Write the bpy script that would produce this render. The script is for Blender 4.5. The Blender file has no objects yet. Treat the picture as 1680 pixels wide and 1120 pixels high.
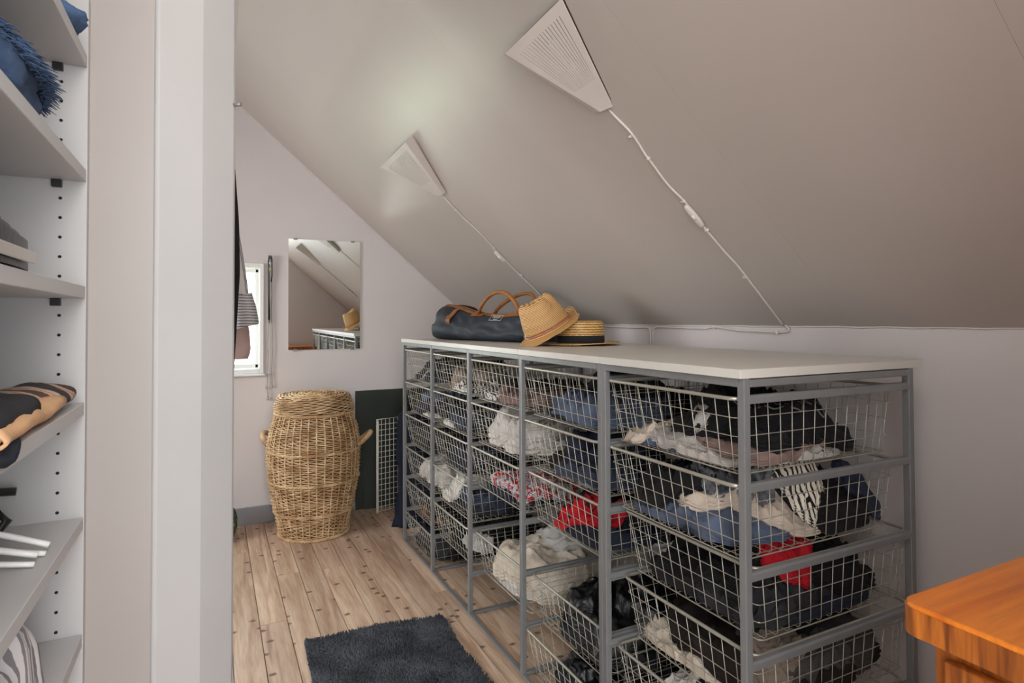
import bpy, bmesh, math, random
import numpy as np
from mathutils import Vector, Matrix
PI = math.pi
random.seed(7)
C = bpy.context.scene.collection
SC = bpy.context.scene

# ------------------------------------------------------------------ camera
F, YAW, PITCH, ROLL, H, CY = 983.765, .4615, .01889, -.00412, 1.15333, 506.268
fw = Vector((math.sin(YAW)*math.cos(PITCH), math.cos(YAW)*math.cos(PITCH), math.sin(PITCH)))
rt = Vector((math.cos(YAW), -math.sin(YAW), 0)); up = rt.cross(fw)
r2 = math.cos(ROLL)*rt + math.sin(ROLL)*up; u2 = -math.sin(ROLL)*rt + math.cos(ROLL)*up
cd = bpy.data.cameras.new('camera'); cam = bpy.data.objects.new('camera', cd); C.objects.link(cam)
cam.matrix_world = Matrix(((r2.x, u2.x, -fw.x, 0), (r2.y, u2.y, -fw.y, 0), (r2.z, u2.z, -fw.z, H), (0, 0, 0, 1)))
cd.sensor_width = 36; cd.lens = F*36/1680; cd.shift_y = -(560-CY)/1680; cd.clip_start = .02
cd.dof.use_dof = True; cd.dof.focus_distance = 2.2; cd.dof.aperture_fstop = 18
SC.camera = cam

# ------------------------------------------------------------------ world, lights, exposure
w = bpy.data.worlds.new('overcast_sky'); SC.world = w; w.use_nodes = True
bg = w.node_tree.nodes['Background']; bg.inputs[0].default_value = (.93, .97, 1, 1); bg.inputs[1].default_value = 5.5
def area(name, loc, target, sx, sy, power, col):
    l = bpy.data.lights.new(name, 'AREA'); l.shape = 'RECTANGLE'; l.size = sx; l.size_y = sy; l.energy = power; l.color = col
    o = bpy.data.objects.new(name, l); C.objects.link(o); o.location = loc
    o.rotation_euler = (Vector(target)-Vector(loc)).to_track_quat('-Z', 'Y').to_euler(); return o
area('dormer_daylight', (-1.66, 2.35, 1.25), (.6, 2.1, .0), 1.1, .7, 27, (.93, .96, 1))
area('hall_light', (.0, -.95, 1.75), (.35, 2, .9), .9, .9, 17, (1, .93, .87))
area('ceiling_light', (.16, .22, 2.24), (.5, 1.6, 0), .40, .40, 5.5, (1, .92, .85))
area('gable_daylight', (.0, 3.80, 1.17), (.1, 2, 1.3), .40, .5, 4.5, (.84, 1, .82))
SC.view_settings.view_transform = 'Standard'; SC.view_settings.look = 'None'
SC.view_settings.gamma = 1; SC.view_settings.use_curve_mapping = False; SC.view_settings.exposure = 0

# ------------------------------------------------------------------ materials
def lin(c):
    return tuple(((v/255)/12.92 if v/255 <= .04045 else ((v/255+.055)/1.055)**2.4) for v in c)
def nn(nt, t, **kw):
    n = nt.nodes.new(t)
    for k, v in kw.items(): setattr(n, k, v)
    return n
def mat(name, col, rough=.5, metal=0, noise=0, nscale=8, bump=0, bscale=60, spec=.5, col2=None, stretch=None, coat=0, rand=0):
    """principled material with procedural colour variation and bump; col is sRGB 0-255"""
    m = bpy.data.materials.new(name); m.use_nodes = True; nt = m.node_tree; b = nt.nodes['Principled BSDF']
    c = lin(col); b.inputs['Base Color'].default_value = (*c, 1); b.inputs['Roughness'].default_value = rough
    b.inputs['Metallic'].default_value = metal; b.inputs['Specular IOR Level'].default_value = spec
    b.inputs['Coat Weight'].default_value = coat
    tc = nn(nt, 'ShaderNodeTexCoord'); mp = nn(nt, 'ShaderNodeMapping'); nt.links.new(tc.outputs['Object'], mp.inputs[0])
    if stretch: mp.inputs['Scale'].default_value = stretch
    if noise or col2:
        n = nn(nt, 'ShaderNodeTexNoise'); n.inputs['Scale'].default_value = nscale; n.inputs['Detail'].default_value = 5
        nt.links.new(mp.outputs[0], n.inputs[0])
        r = nn(nt, 'ShaderNodeValToRGB'); nt.links.new(n.outputs[0], r.inputs[0])
        c2 = lin(col2) if col2 else tuple(v*(1-noise) for v in c)
        r.color_ramp.elements[0].position = .35; r.color_ramp.elements[1].position = .65
        r.color_ramp.elements[0].color = (*c2, 1); r.color_ramp.elements[1].color = (*c, 1)
        nt.links.new(r.outputs[0], b.inputs['Base Color'])
    if bump:
        n2 = nn(nt, 'ShaderNodeTexNoise'); n2.inputs['Scale'].default_value = bscale; n2.inputs['Detail'].default_value = 3
        nt.links.new(mp.outputs[0], n2.inputs[0])
        bp = nn(nt, 'ShaderNodeBump'); bp.inputs['Strength'].default_value = bump; bp.inputs['Distance'].default_value = .002
        nt.links.new(n2.outputs[0], bp.inputs['Height']); nt.links.new(bp.outputs[0], b.inputs['Normal'])
    return m
def stripes(name, cols, scale=60, axis='X', warp=1.0, rough=.85, ring=False, wscale=12):
    m = bpy.data.materials.new(name); m.use_nodes = True; nt = m.node_tree; b = nt.nodes['Principled BSDF']
    b.inputs['Roughness'].default_value = rough
    tc = nn(nt, 'ShaderNodeTexCoord'); wv = nn(nt, 'ShaderNodeTexWave'); wv.bands_direction = axis
    if ring: wv.wave_type = 'RINGS'; wv.rings_direction = axis
    wv.inputs['Scale'].default_value = scale; wv.inputs['Distortion'].default_value = warp; wv.inputs['Detail Scale'].default_value = wscale/10
    nt.links.new(tc.outputs['Object'], wv.inputs[0])
    r = nn(nt, 'ShaderNodeValToRGB'); r.color_ramp.interpolation = 'CONSTANT'
    while len(r.color_ramp.elements) < len(cols): r.color_ramp.elements.new(.5)
    for e, (p, cc) in zip(r.color_ramp.elements, cols): e.position = p; e.color = (*lin(cc), 1)
    nt.links.new(wv.outputs[1], r.inputs[0]); nt.links.new(r.outputs[0], b.inputs['Base Color'])
    return m
M = {}
M['wall'] = mat('white_wall_paint', (214, 207, 205), .6, noise=.04, nscale=2.5, bump=.12, bscale=140)
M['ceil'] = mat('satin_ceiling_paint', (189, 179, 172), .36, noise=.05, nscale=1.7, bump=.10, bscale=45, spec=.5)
M['skirt'] = mat('grey_skirting_paint', (142, 140, 144), .5, noise=.08)
M['trim'] = mat('white_gloss_paint', (230, 230, 228), .35, bump=.05)
M['mela'] = mat('white_melamine', (182, 181, 181), .42, noise=.03, nscale=5)
M['top'] = mat('white_laminate', (212, 208, 200), .38, noise=.03, nscale=4)
M['steel'] = mat('grey_lacquered_steel', (134, 135, 136), .38, .25, noise=.1, nscale=20)
M['wire'] = mat('pale_coated_wire', (190, 186, 174), .35, .55, noise=.1, nscale=30)
M['whitewire'] = mat('white_coated_wire', (240, 240, 230), .4, .1)
M['black'] = mat('black_plastic', (26, 26, 27), .4)
M['hole'] = mat('dark_drill_hole', (20, 17, 15), .9)
M['mirror'] = mat('silvered_mirror', (235, 238, 235), .015, 1)
M['shade'] = mat('white_lamp_metal', (212, 203, 197), .45, noise=.04, bump=.04)
M['plate'] = mat('lamp_slot_shadow', (70, 62, 56), .7)  # dark tone stands in for the shadow inside the slotted lamps
M['cordw'] = mat('white_cord_plastic', (218, 210, 203), .45)
M['straw'] = stripes('woven_straw', [(0, (128, 88, 48)), (.22, (208, 160, 100)), (.6, (226, 182, 122))], 62, 'Z', .8, rough=.55)
M['strawb'] = stripes('woven_straw_brim', [(0, (150, 106, 60)), (.2, (206, 158, 98))], 56, 'Z', .8, rough=.55, ring=True)
M['straw2'] = stripes('glossy_straw_braid', [(0, (150, 104, 48)), (.25, (214, 168, 98)), (.7, (232, 196, 130))], 34, 'Z', 2.5, rough=.42, wscale=40)
M['fill'] = mat('shade_toned_melamine', (160, 153, 149), .45, noise=.03, nscale=4)  # darker, warmer than the corner panel: shade put into the filler's colour
M['wicker'] = mat('natural_wicker', (228, 198, 156), .5, col2=(176, 138, 96), nscale=16, bump=.3, bscale=90)
M['wicker2'] = mat('darker_wicker', (136, 100, 64), .6, col2=(84, 58, 34), nscale=18)
M['leather'] = mat('tan_leather', (172, 108, 48), .5, col2=(140, 82, 34), nscale=14, bump=.25, bscale=120)
M['canvas'] = mat('navy_canvas', (44, 50, 60), .62, noise=.25, nscale=9, bump=.3, bscale=300)
M['greenboard'] = mat('dark_green_board', (44, 52, 44), .55, noise=.3, nscale=5)
M['outline'] = mat('white_print', (205, 205, 205), .7)
M['rubber'] = mat('black_felt_band', (30, 30, 32), .85)
M['rugback'] = mat('rug_backing', (38, 40, 44), .95)
M['rug'] = mat('charcoal_chenille', (84, 87, 95), .85, col2=(50, 52, 58), nscale=9)
M['rope'] = mat('pink_brown_hatband', (186, 128, 104), .7)
M['glassm'] = None

def pine(name, base, dark, knots=True, scale=1.0, rough=.5, axis='Y', rnd=.16, coat=0.0):
    m = bpy.data.materials.new(name); m.use_nodes = True; nt = m.node_tree; b = nt.nodes['Principled BSDF']
    L = nt.links.new
    tc = nn(nt, 'ShaderNodeTexCoord'); oi = nn(nt, 'ShaderNodeObjectInfo')
    add = nn(nt, 'ShaderNodeVectorMath', operation='ADD'); sc = nn(nt, 'ShaderNodeVectorMath', operation='SCALE')
    cmb = nn(nt, 'ShaderNodeCombineXYZ'); L(oi.outputs['Random'], cmb.inputs[0]); L(oi.outputs['Random'], cmb.inputs[1]); cmb.inputs[2].default_value = .3
    L(cmb.outputs[0], sc.inputs[0]); sc.inputs['Scale'].default_value = 37
    L(tc.outputs['Object'], add.inputs[0]); L(sc.outputs[0], add.inputs[1])
    mp = nn(nt, 'ShaderNodeMapping'); L(add.outputs[0], mp.inputs[0])
    s = {'Y': (1, .07, 1), 'X': (.07, 1, 1), 'Z': (1, 1, .07)}[axis]; mp.inputs['Scale'].default_value = tuple(v*scale for v in s)
    n = nn(nt, 'ShaderNodeTexNoise'); n.inputs['Scale'].default_value = 22; n.inputs['Detail'].default_value = 6; n.inputs['Distortion'].default_value = 1.3
    L(mp.outputs[0], n.inputs[0])
    r = nn(nt, 'ShaderNodeValToRGB'); L(n.outputs[0], r.inputs[0])
    r.color_ramp.elements[0].position = .34; r.color_ramp.elements[0].color = (*lin(dark), 1)
    r.color_ramp.elements[1].position = .60; r.color_ramp.elements[1].color = (*lin(base), 1)
    n3 = nn(nt, 'ShaderNodeTexNoise'); n3.inputs['Scale'].default_value = 150; n3.inputs['Detail'].default_value = 3; L(mp.outputs[0], n3.inputs[0])
    mxg = nn(nt, 'ShaderNodeMix', data_type='RGBA', blend_type='MULTIPLY'); mxg.inputs[0].default_value = .45
    L(r.outputs[0], mxg.inputs[6]); L(n3.outputs[0], mxg.inputs[7])
    r3 = nn(nt, 'ShaderNodeValToRGB'); L(n3.outputs[0], r3.inputs[0]); r3.color_ramp.elements[0].position = .35; r3.color_ramp.elements[0].color = (.62, .6, .58, 1); r3.color_ramp.elements[1].position = .62; r3.color_ramp.elements[1].color = (1, 1, 1, 1)
    L(r3.outputs[0], mxg.inputs[7]); out = mxg.outputs[2]
    if knots:
        mk = nn(nt, 'ShaderNodeMapping'); L(add.outputs[0], mk.inputs[0]); mk.inputs['Scale'].default_value = (1, 1.25, 1) if axis == 'Y' else (.5, 1, 1)
        v = nn(nt, 'ShaderNodeTexVoronoi'); v.voronoi_dimensions = '2D'; v.inputs['Scale'].default_value = 10; L(mk.outputs[0], v.inputs[0])
        dn = nn(nt, 'ShaderNodeTexNoise'); dn.inputs['Scale'].default_value = 120; L(add.outputs[0], dn.inputs[0])
        ad = nn(nt, 'ShaderNodeMath', operation='MULTIPLY_ADD'); L(dn.outputs[0], ad.inputs[0]); ad.inputs[1].default_value = .16; L(v.outputs['Distance'], ad.inputs[2])
        rk = nn(nt, 'ShaderNodeValToRGB'); L(ad.outputs[0], rk.inputs[0])
        rk.color_ramp.elements[0].position = .15; rk.color_ramp.elements[0].color = (1, 1, 1, 1)
        rk.color_ramp.elements[1].position = .23; rk.color_ramp.elements[1].color = (0, 0, 0, 1)
        g = nn(nt, 'ShaderNodeSeparateColor'); L(v.outputs['Color'], g.inputs[0])
        gt = nn(nt, 'ShaderNodeMath', operation='GREATER_THAN'); L(g.outputs[0], gt.inputs[0]); gt.inputs[1].default_value = .58
        mu = nn(nt, 'ShaderNodeMath', operation='MULTIPLY'); L(gt.outputs[0], mu.inputs[0]); L(rk.outputs[0], mu.inputs[1])
        mk2 = nn(nt, 'ShaderNodeMath', operation='MULTIPLY'); L(mu.outputs[0], mk2.inputs[0]); mk2.inputs[1].default_value = .85
        mx = nn(nt, 'ShaderNodeMix', data_type='RGBA'); L(mk2.outputs[0], mx.inputs[0]); L(out, mx.inputs[6]); mx.inputs[7].default_value = (*lin((84, 58, 44)), 1)
        out = mx.outputs[2]
    hs = nn(nt, 'ShaderNodeHueSaturation'); L(out, hs.inputs['Color'])
    ma = nn(nt, 'ShaderNodeMath', operation='MULTIPLY_ADD'); L(oi.outputs['Random'], ma.inputs[0]); ma.inputs[1].default_value = rnd; ma.inputs[2].default_value = 1-rnd/2
    L(ma.outputs[0], hs.inputs['Value']); L(hs.outputs[0], b.inputs['Base Color'])
    b.inputs['Roughness'].default_value = rough; b.inputs['Coat Weight'].default_value = coat; b.inputs['Coat Roughness'].default_value = .3
    bp = nn(nt, 'ShaderNodeBump'); bp.inputs['Strength'].default_value = .15; bp.inputs['Distance'].default_value = .001; L(n3.outputs[0], bp.inputs['Height']); L(bp.outputs[0], b.inputs['Normal'])
    return m
M['floor'] = pine('worn_pine_floor', (214, 186, 162), (180, 147, 122), rnd=.28)
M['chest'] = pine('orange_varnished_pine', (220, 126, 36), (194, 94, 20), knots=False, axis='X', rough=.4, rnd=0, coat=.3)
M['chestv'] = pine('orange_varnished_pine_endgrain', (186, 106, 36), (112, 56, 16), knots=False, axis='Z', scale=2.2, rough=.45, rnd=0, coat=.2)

def cloth(name, col, noise=.25, rough=.9, bump=.35, bscale=420, nscale=14, col2=None, sheen=.0):
    m = mat(name, col, rough, 0, noise, nscale, bump, bscale, .3, col2=col2)
    m.node_tree.nodes['Principled BSDF'].inputs['Sheen Weight'].default_value = sheen
    return m
CL = dict(
    black=cloth('black_cotton', (25, 24, 25), sheen=.03), charcoal=cloth('charcoal_jersey', (46, 46, 49)), navy=cloth('navy_cotton', (36, 41, 54)),
    denim=cloth('blue_denim', (96, 108, 130), .5, bscale=500), ddenim=cloth('dark_denim', (62, 69, 86), .4), grey=cloth('grey_marl', (128, 126, 126), .3),
    dgrey=cloth('dark_grey_wool', (84, 80, 78), .35, bump=.8, bscale=260), white=cloth('off_white_cotton', (216, 210, 202), .12),
    cream=cloth('cream_cotton', (204, 188, 172), .15), beige=cloth('beige_fleece', (214, 200, 182), .25, bump=.9, bscale=160), taupe=cloth('taupe_knit', (148, 132, 118), .35, bump=.9, bscale=140),
    brown=cloth('dark_brown_cotton', (42, 35, 31), .3), mauve=cloth('mauve_cotton', (150, 124, 116), .35), red=cloth('red_cotton', (188, 28, 40), .2), maroon=cloth('maroon_cotton', (104, 34, 34), .3),
    lgrey=cloth('light_grey_fleece', (190, 184, 178), .2, bump=.8, bscale=200), tan=cloth('tan_suede', (138, 100, 72), .3),
    shiny=mat('black_shiny_nylon', (20, 20, 22), .36, noise=.2, bump=.1, bscale=40), lace=cloth('grey_sheer_lace', (126, 128, 132), .6, nscale=70, rough=.5),
    quilt=cloth('white_quilted_cotton', (206, 198, 192), .1, bump=1.0, bscale=70), lblue=cloth('light_blue_cotton', (142, 156, 184), .2),
    zebra=stripes('black_white_zebra_print', [(0, (34, 32, 33)), (.5, (214, 208, 200))], 24, 'X', 6, wscale=24),
    thin=stripes('cream_black_thin_stripes', [(0, (36, 34, 34)), (.28, (224, 216, 200))], 32, 'X', 3),
    flag=stripes('red_white_blue_print', [(0, (178, 30, 40)), (.34, (214, 208, 208)), (.55, (70, 88, 124)), (.8, (206, 202, 204))], 5.5, 'X', 9, wscale=60),
    shirt=stripes('grey_pinstripe_shirting', [(0, (120, 118, 120)), (.34, (196, 192, 192))], 40, 'Y', 1.2),
    green=stripes('green_dotted_fabric', [(0, (34, 50, 34)), (.7, (120, 150, 110))], 40, 'X', 8),
    scarf=stripes('brown_cream_orange_scarf', [(0, (52, 42, 42)), (.30, (178, 168, 152)), (.62, (200, 118, 74)), (.74, (184, 172, 150)), (.88, (90, 62, 54))], 3.4, 'DIAGONAL', 7, ring=False),
    peach=cloth('peach_satin', (214, 170, 128), .25, rough=.6), blue=cloth('blue_wool', (78, 102, 138), .45, nscale=30),
)

# ------------------------------------------------------------------ mesh helpers
def tagp(o, label=None, cat=None, group=None, kind=None):
    if label: o['label'] = label
    if cat: o['category'] = cat
    if group: o['group'] = group
    if kind: o['kind'] = kind
    return o
def empty(name, loc=(0, 0, 0), label=None, cat=None, group=None, kind=None):
    o = bpy.data.objects.new(name, None); o.empty_display_size = .05; C.objects.link(o); o.location = loc
    return tagp(o, label, cat, group, kind)
class MB:
    def __init__(s): s.v = []; s.f = []
    def add(s, v, f):
        b = len(s.v); s.v += [tuple(map(float, p)) for p in v]; s.f += [tuple(i+b for i in q) for q in f]; return s
    def box(s, x0, x1, y0, y1, z0, z1):
        v = [(x, y, z) for x in (x0, x1) for y in (y0, y1) for z in (z0, z1)]
        return s.add(v, [(0, 1, 3, 2), (4, 6, 7, 5), (0, 4, 5, 1), (2, 3, 7, 6), (0, 2, 6, 4), (1, 5, 7, 3)])
    def tube(s, pts, r, n=6, closed=False, rr=None, flat=1.0):
        P = [Vector(p) for p in pts]; N = len(P); vs = []; up0 = None
        for i in range(N):
            a = P[(i-1) % N] if (closed or i > 0) else P[i]; b = P[(i+1) % N] if (closed or i < N-1) else P[i]
            t = (b-a).normalized() if (b-a).length > 1e-9 else Vector((0, 0, 1))
            if up0 is None: up0 = Vector((0, 0, 1)) if abs(t.z) < .9 else Vector((1, 0, 0))
            x = up0.cross(t)
            if x.length < 1e-6: x = Vector((1, .3, 0)).cross(t)
            x.normalize(); y = t.cross(x); up0 = y
            q = rr[i] if rr else r
            for k in range(n):
                an = 2*PI*(k+.5)/n; vs.append(P[i]+x*math.cos(an)*q+y*math.sin(an)*q*flat)
        f = []
        for i in range(N if closed else N-1):
            j = (i+1) % N
            for k in range(n): f.append((i*n+k, i*n+(k+1) % n, j*n+(k+1) % n, j*n+k))
        if not closed: f += [tuple(range(n))[::-1], tuple((N-1)*n+k for k in range(n))]
        return s.add(vs, f)
    def grid(s, vv, nu, nv, cu=False, cv=False):
        f = []
        for i in range(nu if cu else nu-1):
            for j in range(nv if cv else nv-1):
                f.append((i*nv+j, i*nv+(j+1) % nv, ((i+1) % nu)*nv+(j+1) % nv, ((i+1) % nu)*nv+j))
        return s.add(vv, f)
    def prism(s, poly, axis, a, b):
        """poly: 2-D outline; extruded along axis (0,1,2) from a to b"""
        n = len(poly)
        def mk(p, t): q = list(p); q.insert(axis, t); return q
        v = [mk(p, a) for p in poly]+[mk(p, b) for p in poly]
        return s.add(v, [tuple(range(n))[::-1], tuple(range(n, 2*n))]+[(i, (i+1) % n, n+(i+1) % n, n+i) for i in range(n)])
    def mesh(s, name, m, smooth=False, org=(0, 0, 0)):
        me = bpy.data.meshes.new(name); o = Vector(org)
        me.from_pydata([(p[0]-o.x, p[1]-o.y, p[2]-o.z) for p in s.v], [], s.f)
        bm = bmesh.new(); bm.from_mesh(me); bmesh.ops.recalc_face_normals(bm, faces=bm.faces); bm.to_mesh(me); bm.free()
        me.materials.append(m)
        if smooth: me.shade_smooth()
        return me
    def build(s, name, m, parent=None, smooth=False, bevel=0, org=None, sub=0, kind=None, label=None, cat=None, group=None):
        if org is None:
            if parent is not None:
                org = Vector((0, 0, 0)); p = parent
                while p is not None: org += Vector(p.location); p = p.parent
            elif s.v: org = Vector((sum(p[0] for p in s.v)/len(s.v), sum(p[1] for p in s.v)/len(s.v), min(p[2] for p in s.v)))
        o = bpy.data.objects.new(name, s.mesh(name, m, smooth, org)); C.objects.link(o)
        if parent is not None: o.parent = parent
        else: o.location = org
        if bevel:
            b = o.modifiers.new('bevel', 'BEVEL'); b.width = bevel; b.segments = 2; b.limit_method = 'ANGLE'; b.angle_limit = .6
        if sub: b = o.modifiers.new('sub', 'SUBSURF'); b.levels = b.render_levels = sub
        return tagp(o, label, cat, group, kind)
def link(name, me, parent, loc=(0, 0, 0), kind=None):
    o = bpy.data.objects.new(name, me); C.objects.link(o); o.parent = parent; o.location = loc
    if kind: o['kind'] = kind
    return o

# numpy gradient noise
def _h(ix, iy, seed):
    n = (ix.astype(np.int64)*374761393+iy.astype(np.int64)*668265263+seed*974634777) & 0xffffffff
    n = ((n ^ (n >> 13))*1274126177) & 0xffffffff; n = n ^ (n >> 16)
    return (n & 0xffff)/65535.*2*PI
def pn(x, y, seed=0):
    x = np.asarray(x, float); y = np.asarray(y, float)
    ix = np.floor(x); iy = np.floor(y); fx = x-ix; fy = y-iy
    u = fx*fx*fx*(fx*(fx*6-15)+10); v = fy*fy*fy*(fy*(fy*6-15)+10)
    def g(a, b):
        an = _h(ix+a, iy+b, seed); return np.cos(an)*(fx-a)+np.sin(an)*(fy-b)
    return ((g(0, 0)*(1-u)+g(1, 0)*u)*(1-v)+(g(0, 1)*(1-u)+g(1, 1)*u)*v)*1.5

# ------------------------------------------------------------------ room
XW, YF, YN, XL, ZC = 1.572, 3.738, -.10, -1.70, 2.42
SL = .866; C0 = 2.4925                                   # sloping ceiling: z = C0 - SL*x
def cz(x): return C0-SL*x
nrm = Vector((-SL, 0, -1)).normalized()
floor = MB().box(XL-.1, XW+.1, YN-1.2, YF+.1, -.08, -.022).build('floor', M['skirt'], kind='structure', org=(0, 0, 0))
pw = .098; x = XL; rowi = 0
rnd = random.Random(3)
while x < XW:
    y = YN-1.2-rnd.random()*1.5
    while y < YF:
        ln = rnd.uniform(1.3, 3.2); y0 = max(y, YN-1.2); y1 = min(y+ln, YF)
        if y1-y0 > .05:
            mb = MB(); x1 = min(x+pw, XW); mb.box(x+.0011, x1-.0011, y0+.0008, y1-.0008, -.022, rnd.uniform(-.0006, .0003))
            mb.build('plank', M['floor'], floor, bevel=.0009)
        y += ln
    x += pw; rowi += 1
# knee wall under the slope
MB().box(XW, XW+.1, YN-.1, YF+.1, -.05, cz(XW)+.0).build('wall_right', M['wall'], kind='structure', org=(0, 0, 0))
# far gable wall with the little window cut in
wx0, wx1, wz0, wz1 = -.27, .236, .880, 1.458
far = MB(); far.box(XL-.1, wx0, YF, YF+.12, -.05, 2.6); far.box(wx1, XW+.1, YF, YF+.12, -.05, 2.6)
far.box(wx0, wx1, YF, YF+.12, -.05, wz0); far.box(wx0, wx1, YF, YF+.12, wz1, 2.6)
far.build('wall_far', M['wall'], kind='structure', org=(0, 0, 0))
# near gable wall: the part behind the chest; an opening to the hall lies to its left
MB().box(.42, XW+.1, YN-.1, YN, -.05, 2.3).build('wall_near', M['wall'], kind='structure', org=(0, 0, 0))
MB().box(XL-.1, -.62, YN-.1, YN, -.05, 2.5).box(-.62, .42, YN-.1, YN, 2.1, 2.5).build('wall_near', M['wall'], kind='structure', org=(0, 0, 0))
# left wall with dormer window opening
lw = MB(); lw.box(XL-.1, XL, YN-1.2, 1.75, -.05, 2.5); lw.box(XL-.1, XL, 2.95, YF+.1, -.05, 2.5)
lw.box(XL-.1, XL, 1.75, 2.95, -.05, .9); lw.box(XL-.1, XL, 1.75, 2.95, 1.75, 2.5)
lw.build('wall_left', M['wall'], kind='structure', org=(0, 0, 0))
dm = MB(); 
for a, b in ((1.75, 1.80), (2.32, 2.38), (2.90, 2.95)): dm.box(XL-.07, XL-.03, a, b, .9, 1.75)
dm.box(XL-.07, XL-.03, 1.75, 2.95, .9, .95); dm.box(XL-.07, XL-.03, 1.75, 2.95, 1.70, 1.75)
dm.build('window_2', M['trim'], kind='structure', org=(0, 0, 0))
# ceiling: sloped boards with thin joints + flat collar ceiling
xs = (C0-ZC)/SL
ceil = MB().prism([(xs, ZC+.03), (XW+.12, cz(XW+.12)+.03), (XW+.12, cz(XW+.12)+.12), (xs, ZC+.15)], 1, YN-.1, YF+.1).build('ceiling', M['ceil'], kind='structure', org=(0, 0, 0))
edges = [YN, .46, 1.06, 1.667, 2.09, 2.515, 2.915, 3.33, YF]
for a, b in zip(edges, edges[1:]):
    nx = 10; vv = []
    mb = MB(); ys = np.linspace(a+.0002, b-.0002, 9)
    # each sheet bows by a millimetre or two between its nailed edges
    amp = rnd.uniform(.0006, .0018)
    for i in range(nx):
        xx = xs+(XW-xs)*i/(nx-1)
        for yy in ys:
            t = (yy-a)/(b-a); d = amp*(math.sin(PI*t))**.6
            vv.append((xx+nrm.x*d, yy, cz(xx)+nrm.z*d))
    mb.grid(vv, nx, 9)
    k = len(mb.v); mb.v += [(p[0]-nrm.x*.03, p[1], p[2]-nrm.z*.03) for p in mb.v[:k]]
    mb.f += [tuple(i+k for i in q)[::-1] for q in mb.f]
    bd = [j for j in range(9)]+[i*9+8 for i in range(1, nx)]+[(nx-1)*9+j for j in range(7, -1, -1)]+[i*9 for i in range(nx-2, 0, -1)]
    mb.f += [(bd[i], bd[(i+1) % len(bd)], bd[(i+1) % len(bd)]+k, bd[i]+k) for i in range(len(bd))]
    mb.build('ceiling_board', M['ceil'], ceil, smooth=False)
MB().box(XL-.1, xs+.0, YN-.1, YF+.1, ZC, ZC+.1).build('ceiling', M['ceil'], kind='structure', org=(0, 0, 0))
# thin cover strip where slope meets gable, and ragged sealant at the eaves
MB().prism([(xs, ZC-.0), (XW, cz(XW)), (XW, cz(XW)-.012), (xs, ZC-.012)], 1, YF-.007, YF).build('trim_1', M['wall'], kind='structure', org=(0, 0, 0))
pts = [(XW-.001-.0015*pn(y*9, 0, 4), y, cz(XW)-.001+.002*float(pn(y*14, 3, 5))) for y in np.linspace(YN, YF, 160)]
MB().tube(pts, .0028, 5).build('trim_2', M['wall'], kind='structure', org=(0, 0, 0), smooth=True)
MB().box(XL, .775, YF-.014, YF, 0, .098).build('baseboard_far', M['skirt'], kind='structure', bevel=.003, org=(0, 0, 0))
MB().box(XW-.014, XW, YN, YF-.0, 0, .098).build('baseboard_right', M['skirt'], kind='structure', bevel=.003, org=(0, 0, 0))
# window_1
win = empty('window_1', (wx1, YF, wz0), kind='structure')
fr = MB(); ox0, ox1, oz0, oz1 = wx0-.022, wx1+.022, wz0-.027, wz1+.028
fr.box(wx1-.001, ox1, YF-.014, YF+.0, oz0, oz1); fr.box(ox0, wx0+.001, YF-.014, YF, oz0, oz1)
fr.box(wx0, wx1, YF-.014, YF, wz1, oz1); fr.box(wx0, wx1, YF-.014, YF, oz0, wz0)
fr.build('casing', M['trim'], win, bevel=.003)
MB().box(ox0-.004, ox1+.006, YF-.034, YF, oz0-.012, oz0).build('sill', M['trim'], win, bevel=.003)
sa = MB(); s0, s1, t0, t1 = wx0+.004, wx1-.004, wz0+.004, wz1-.004
sa.box(s0, s0+.024, YF+.02, YF+.05, t0, t1); sa.box(s1-.020, s1, YF+.02, YF+.05, t0, t1)
sa.box(s0, s1, YF+.02, YF+.05, t0, t0+.024); sa.box(s0, s1, YF+.02, YF+.05, t1-.022, t1)
sa.build('sash', M['trim'], win, bevel=.004)
gm = bpy.data.materials.new('window_glass'); gm.use_nodes = True; nt = gm.node_tree
for n_ in list(nt.nodes): nt.nodes.remove(n_)
o_ = nn(nt, 'ShaderNodeOutputMaterial'); mx_ = nn(nt, 'ShaderNodeMixShader'); mx_.inputs[0].default_value = .06
tr_ = nn(nt, 'ShaderNodeBsdfTransparent'); gl_ = nn(nt, 'ShaderNodeBsdfGlossy'); gl_.inputs['Roughness'].default_value = .02
nt.links.new(tr_.outputs[0], mx_.inputs[1]); nt.links.new(gl_.outputs[0], mx_.inputs[2]); nt.links.new(mx_.outputs[0], o_.inputs[0])
MB().box(s0+.02, s1-.018, YF+.033, YF+.037, t0+.02, t1-.02).build('pane', gm, win)
# garden outside, seen only as brightness and as a green sheen on the satin ceiling
lawn = mat('garden_grass', (122, 152, 92), .9, noise=.3, nscale=.8)
MB().box(-14, 14, YF+.6, 26, -3.2, -3.0).build('garden_ground', lawn, kind='structure', org=(0, 0, 0))

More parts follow.
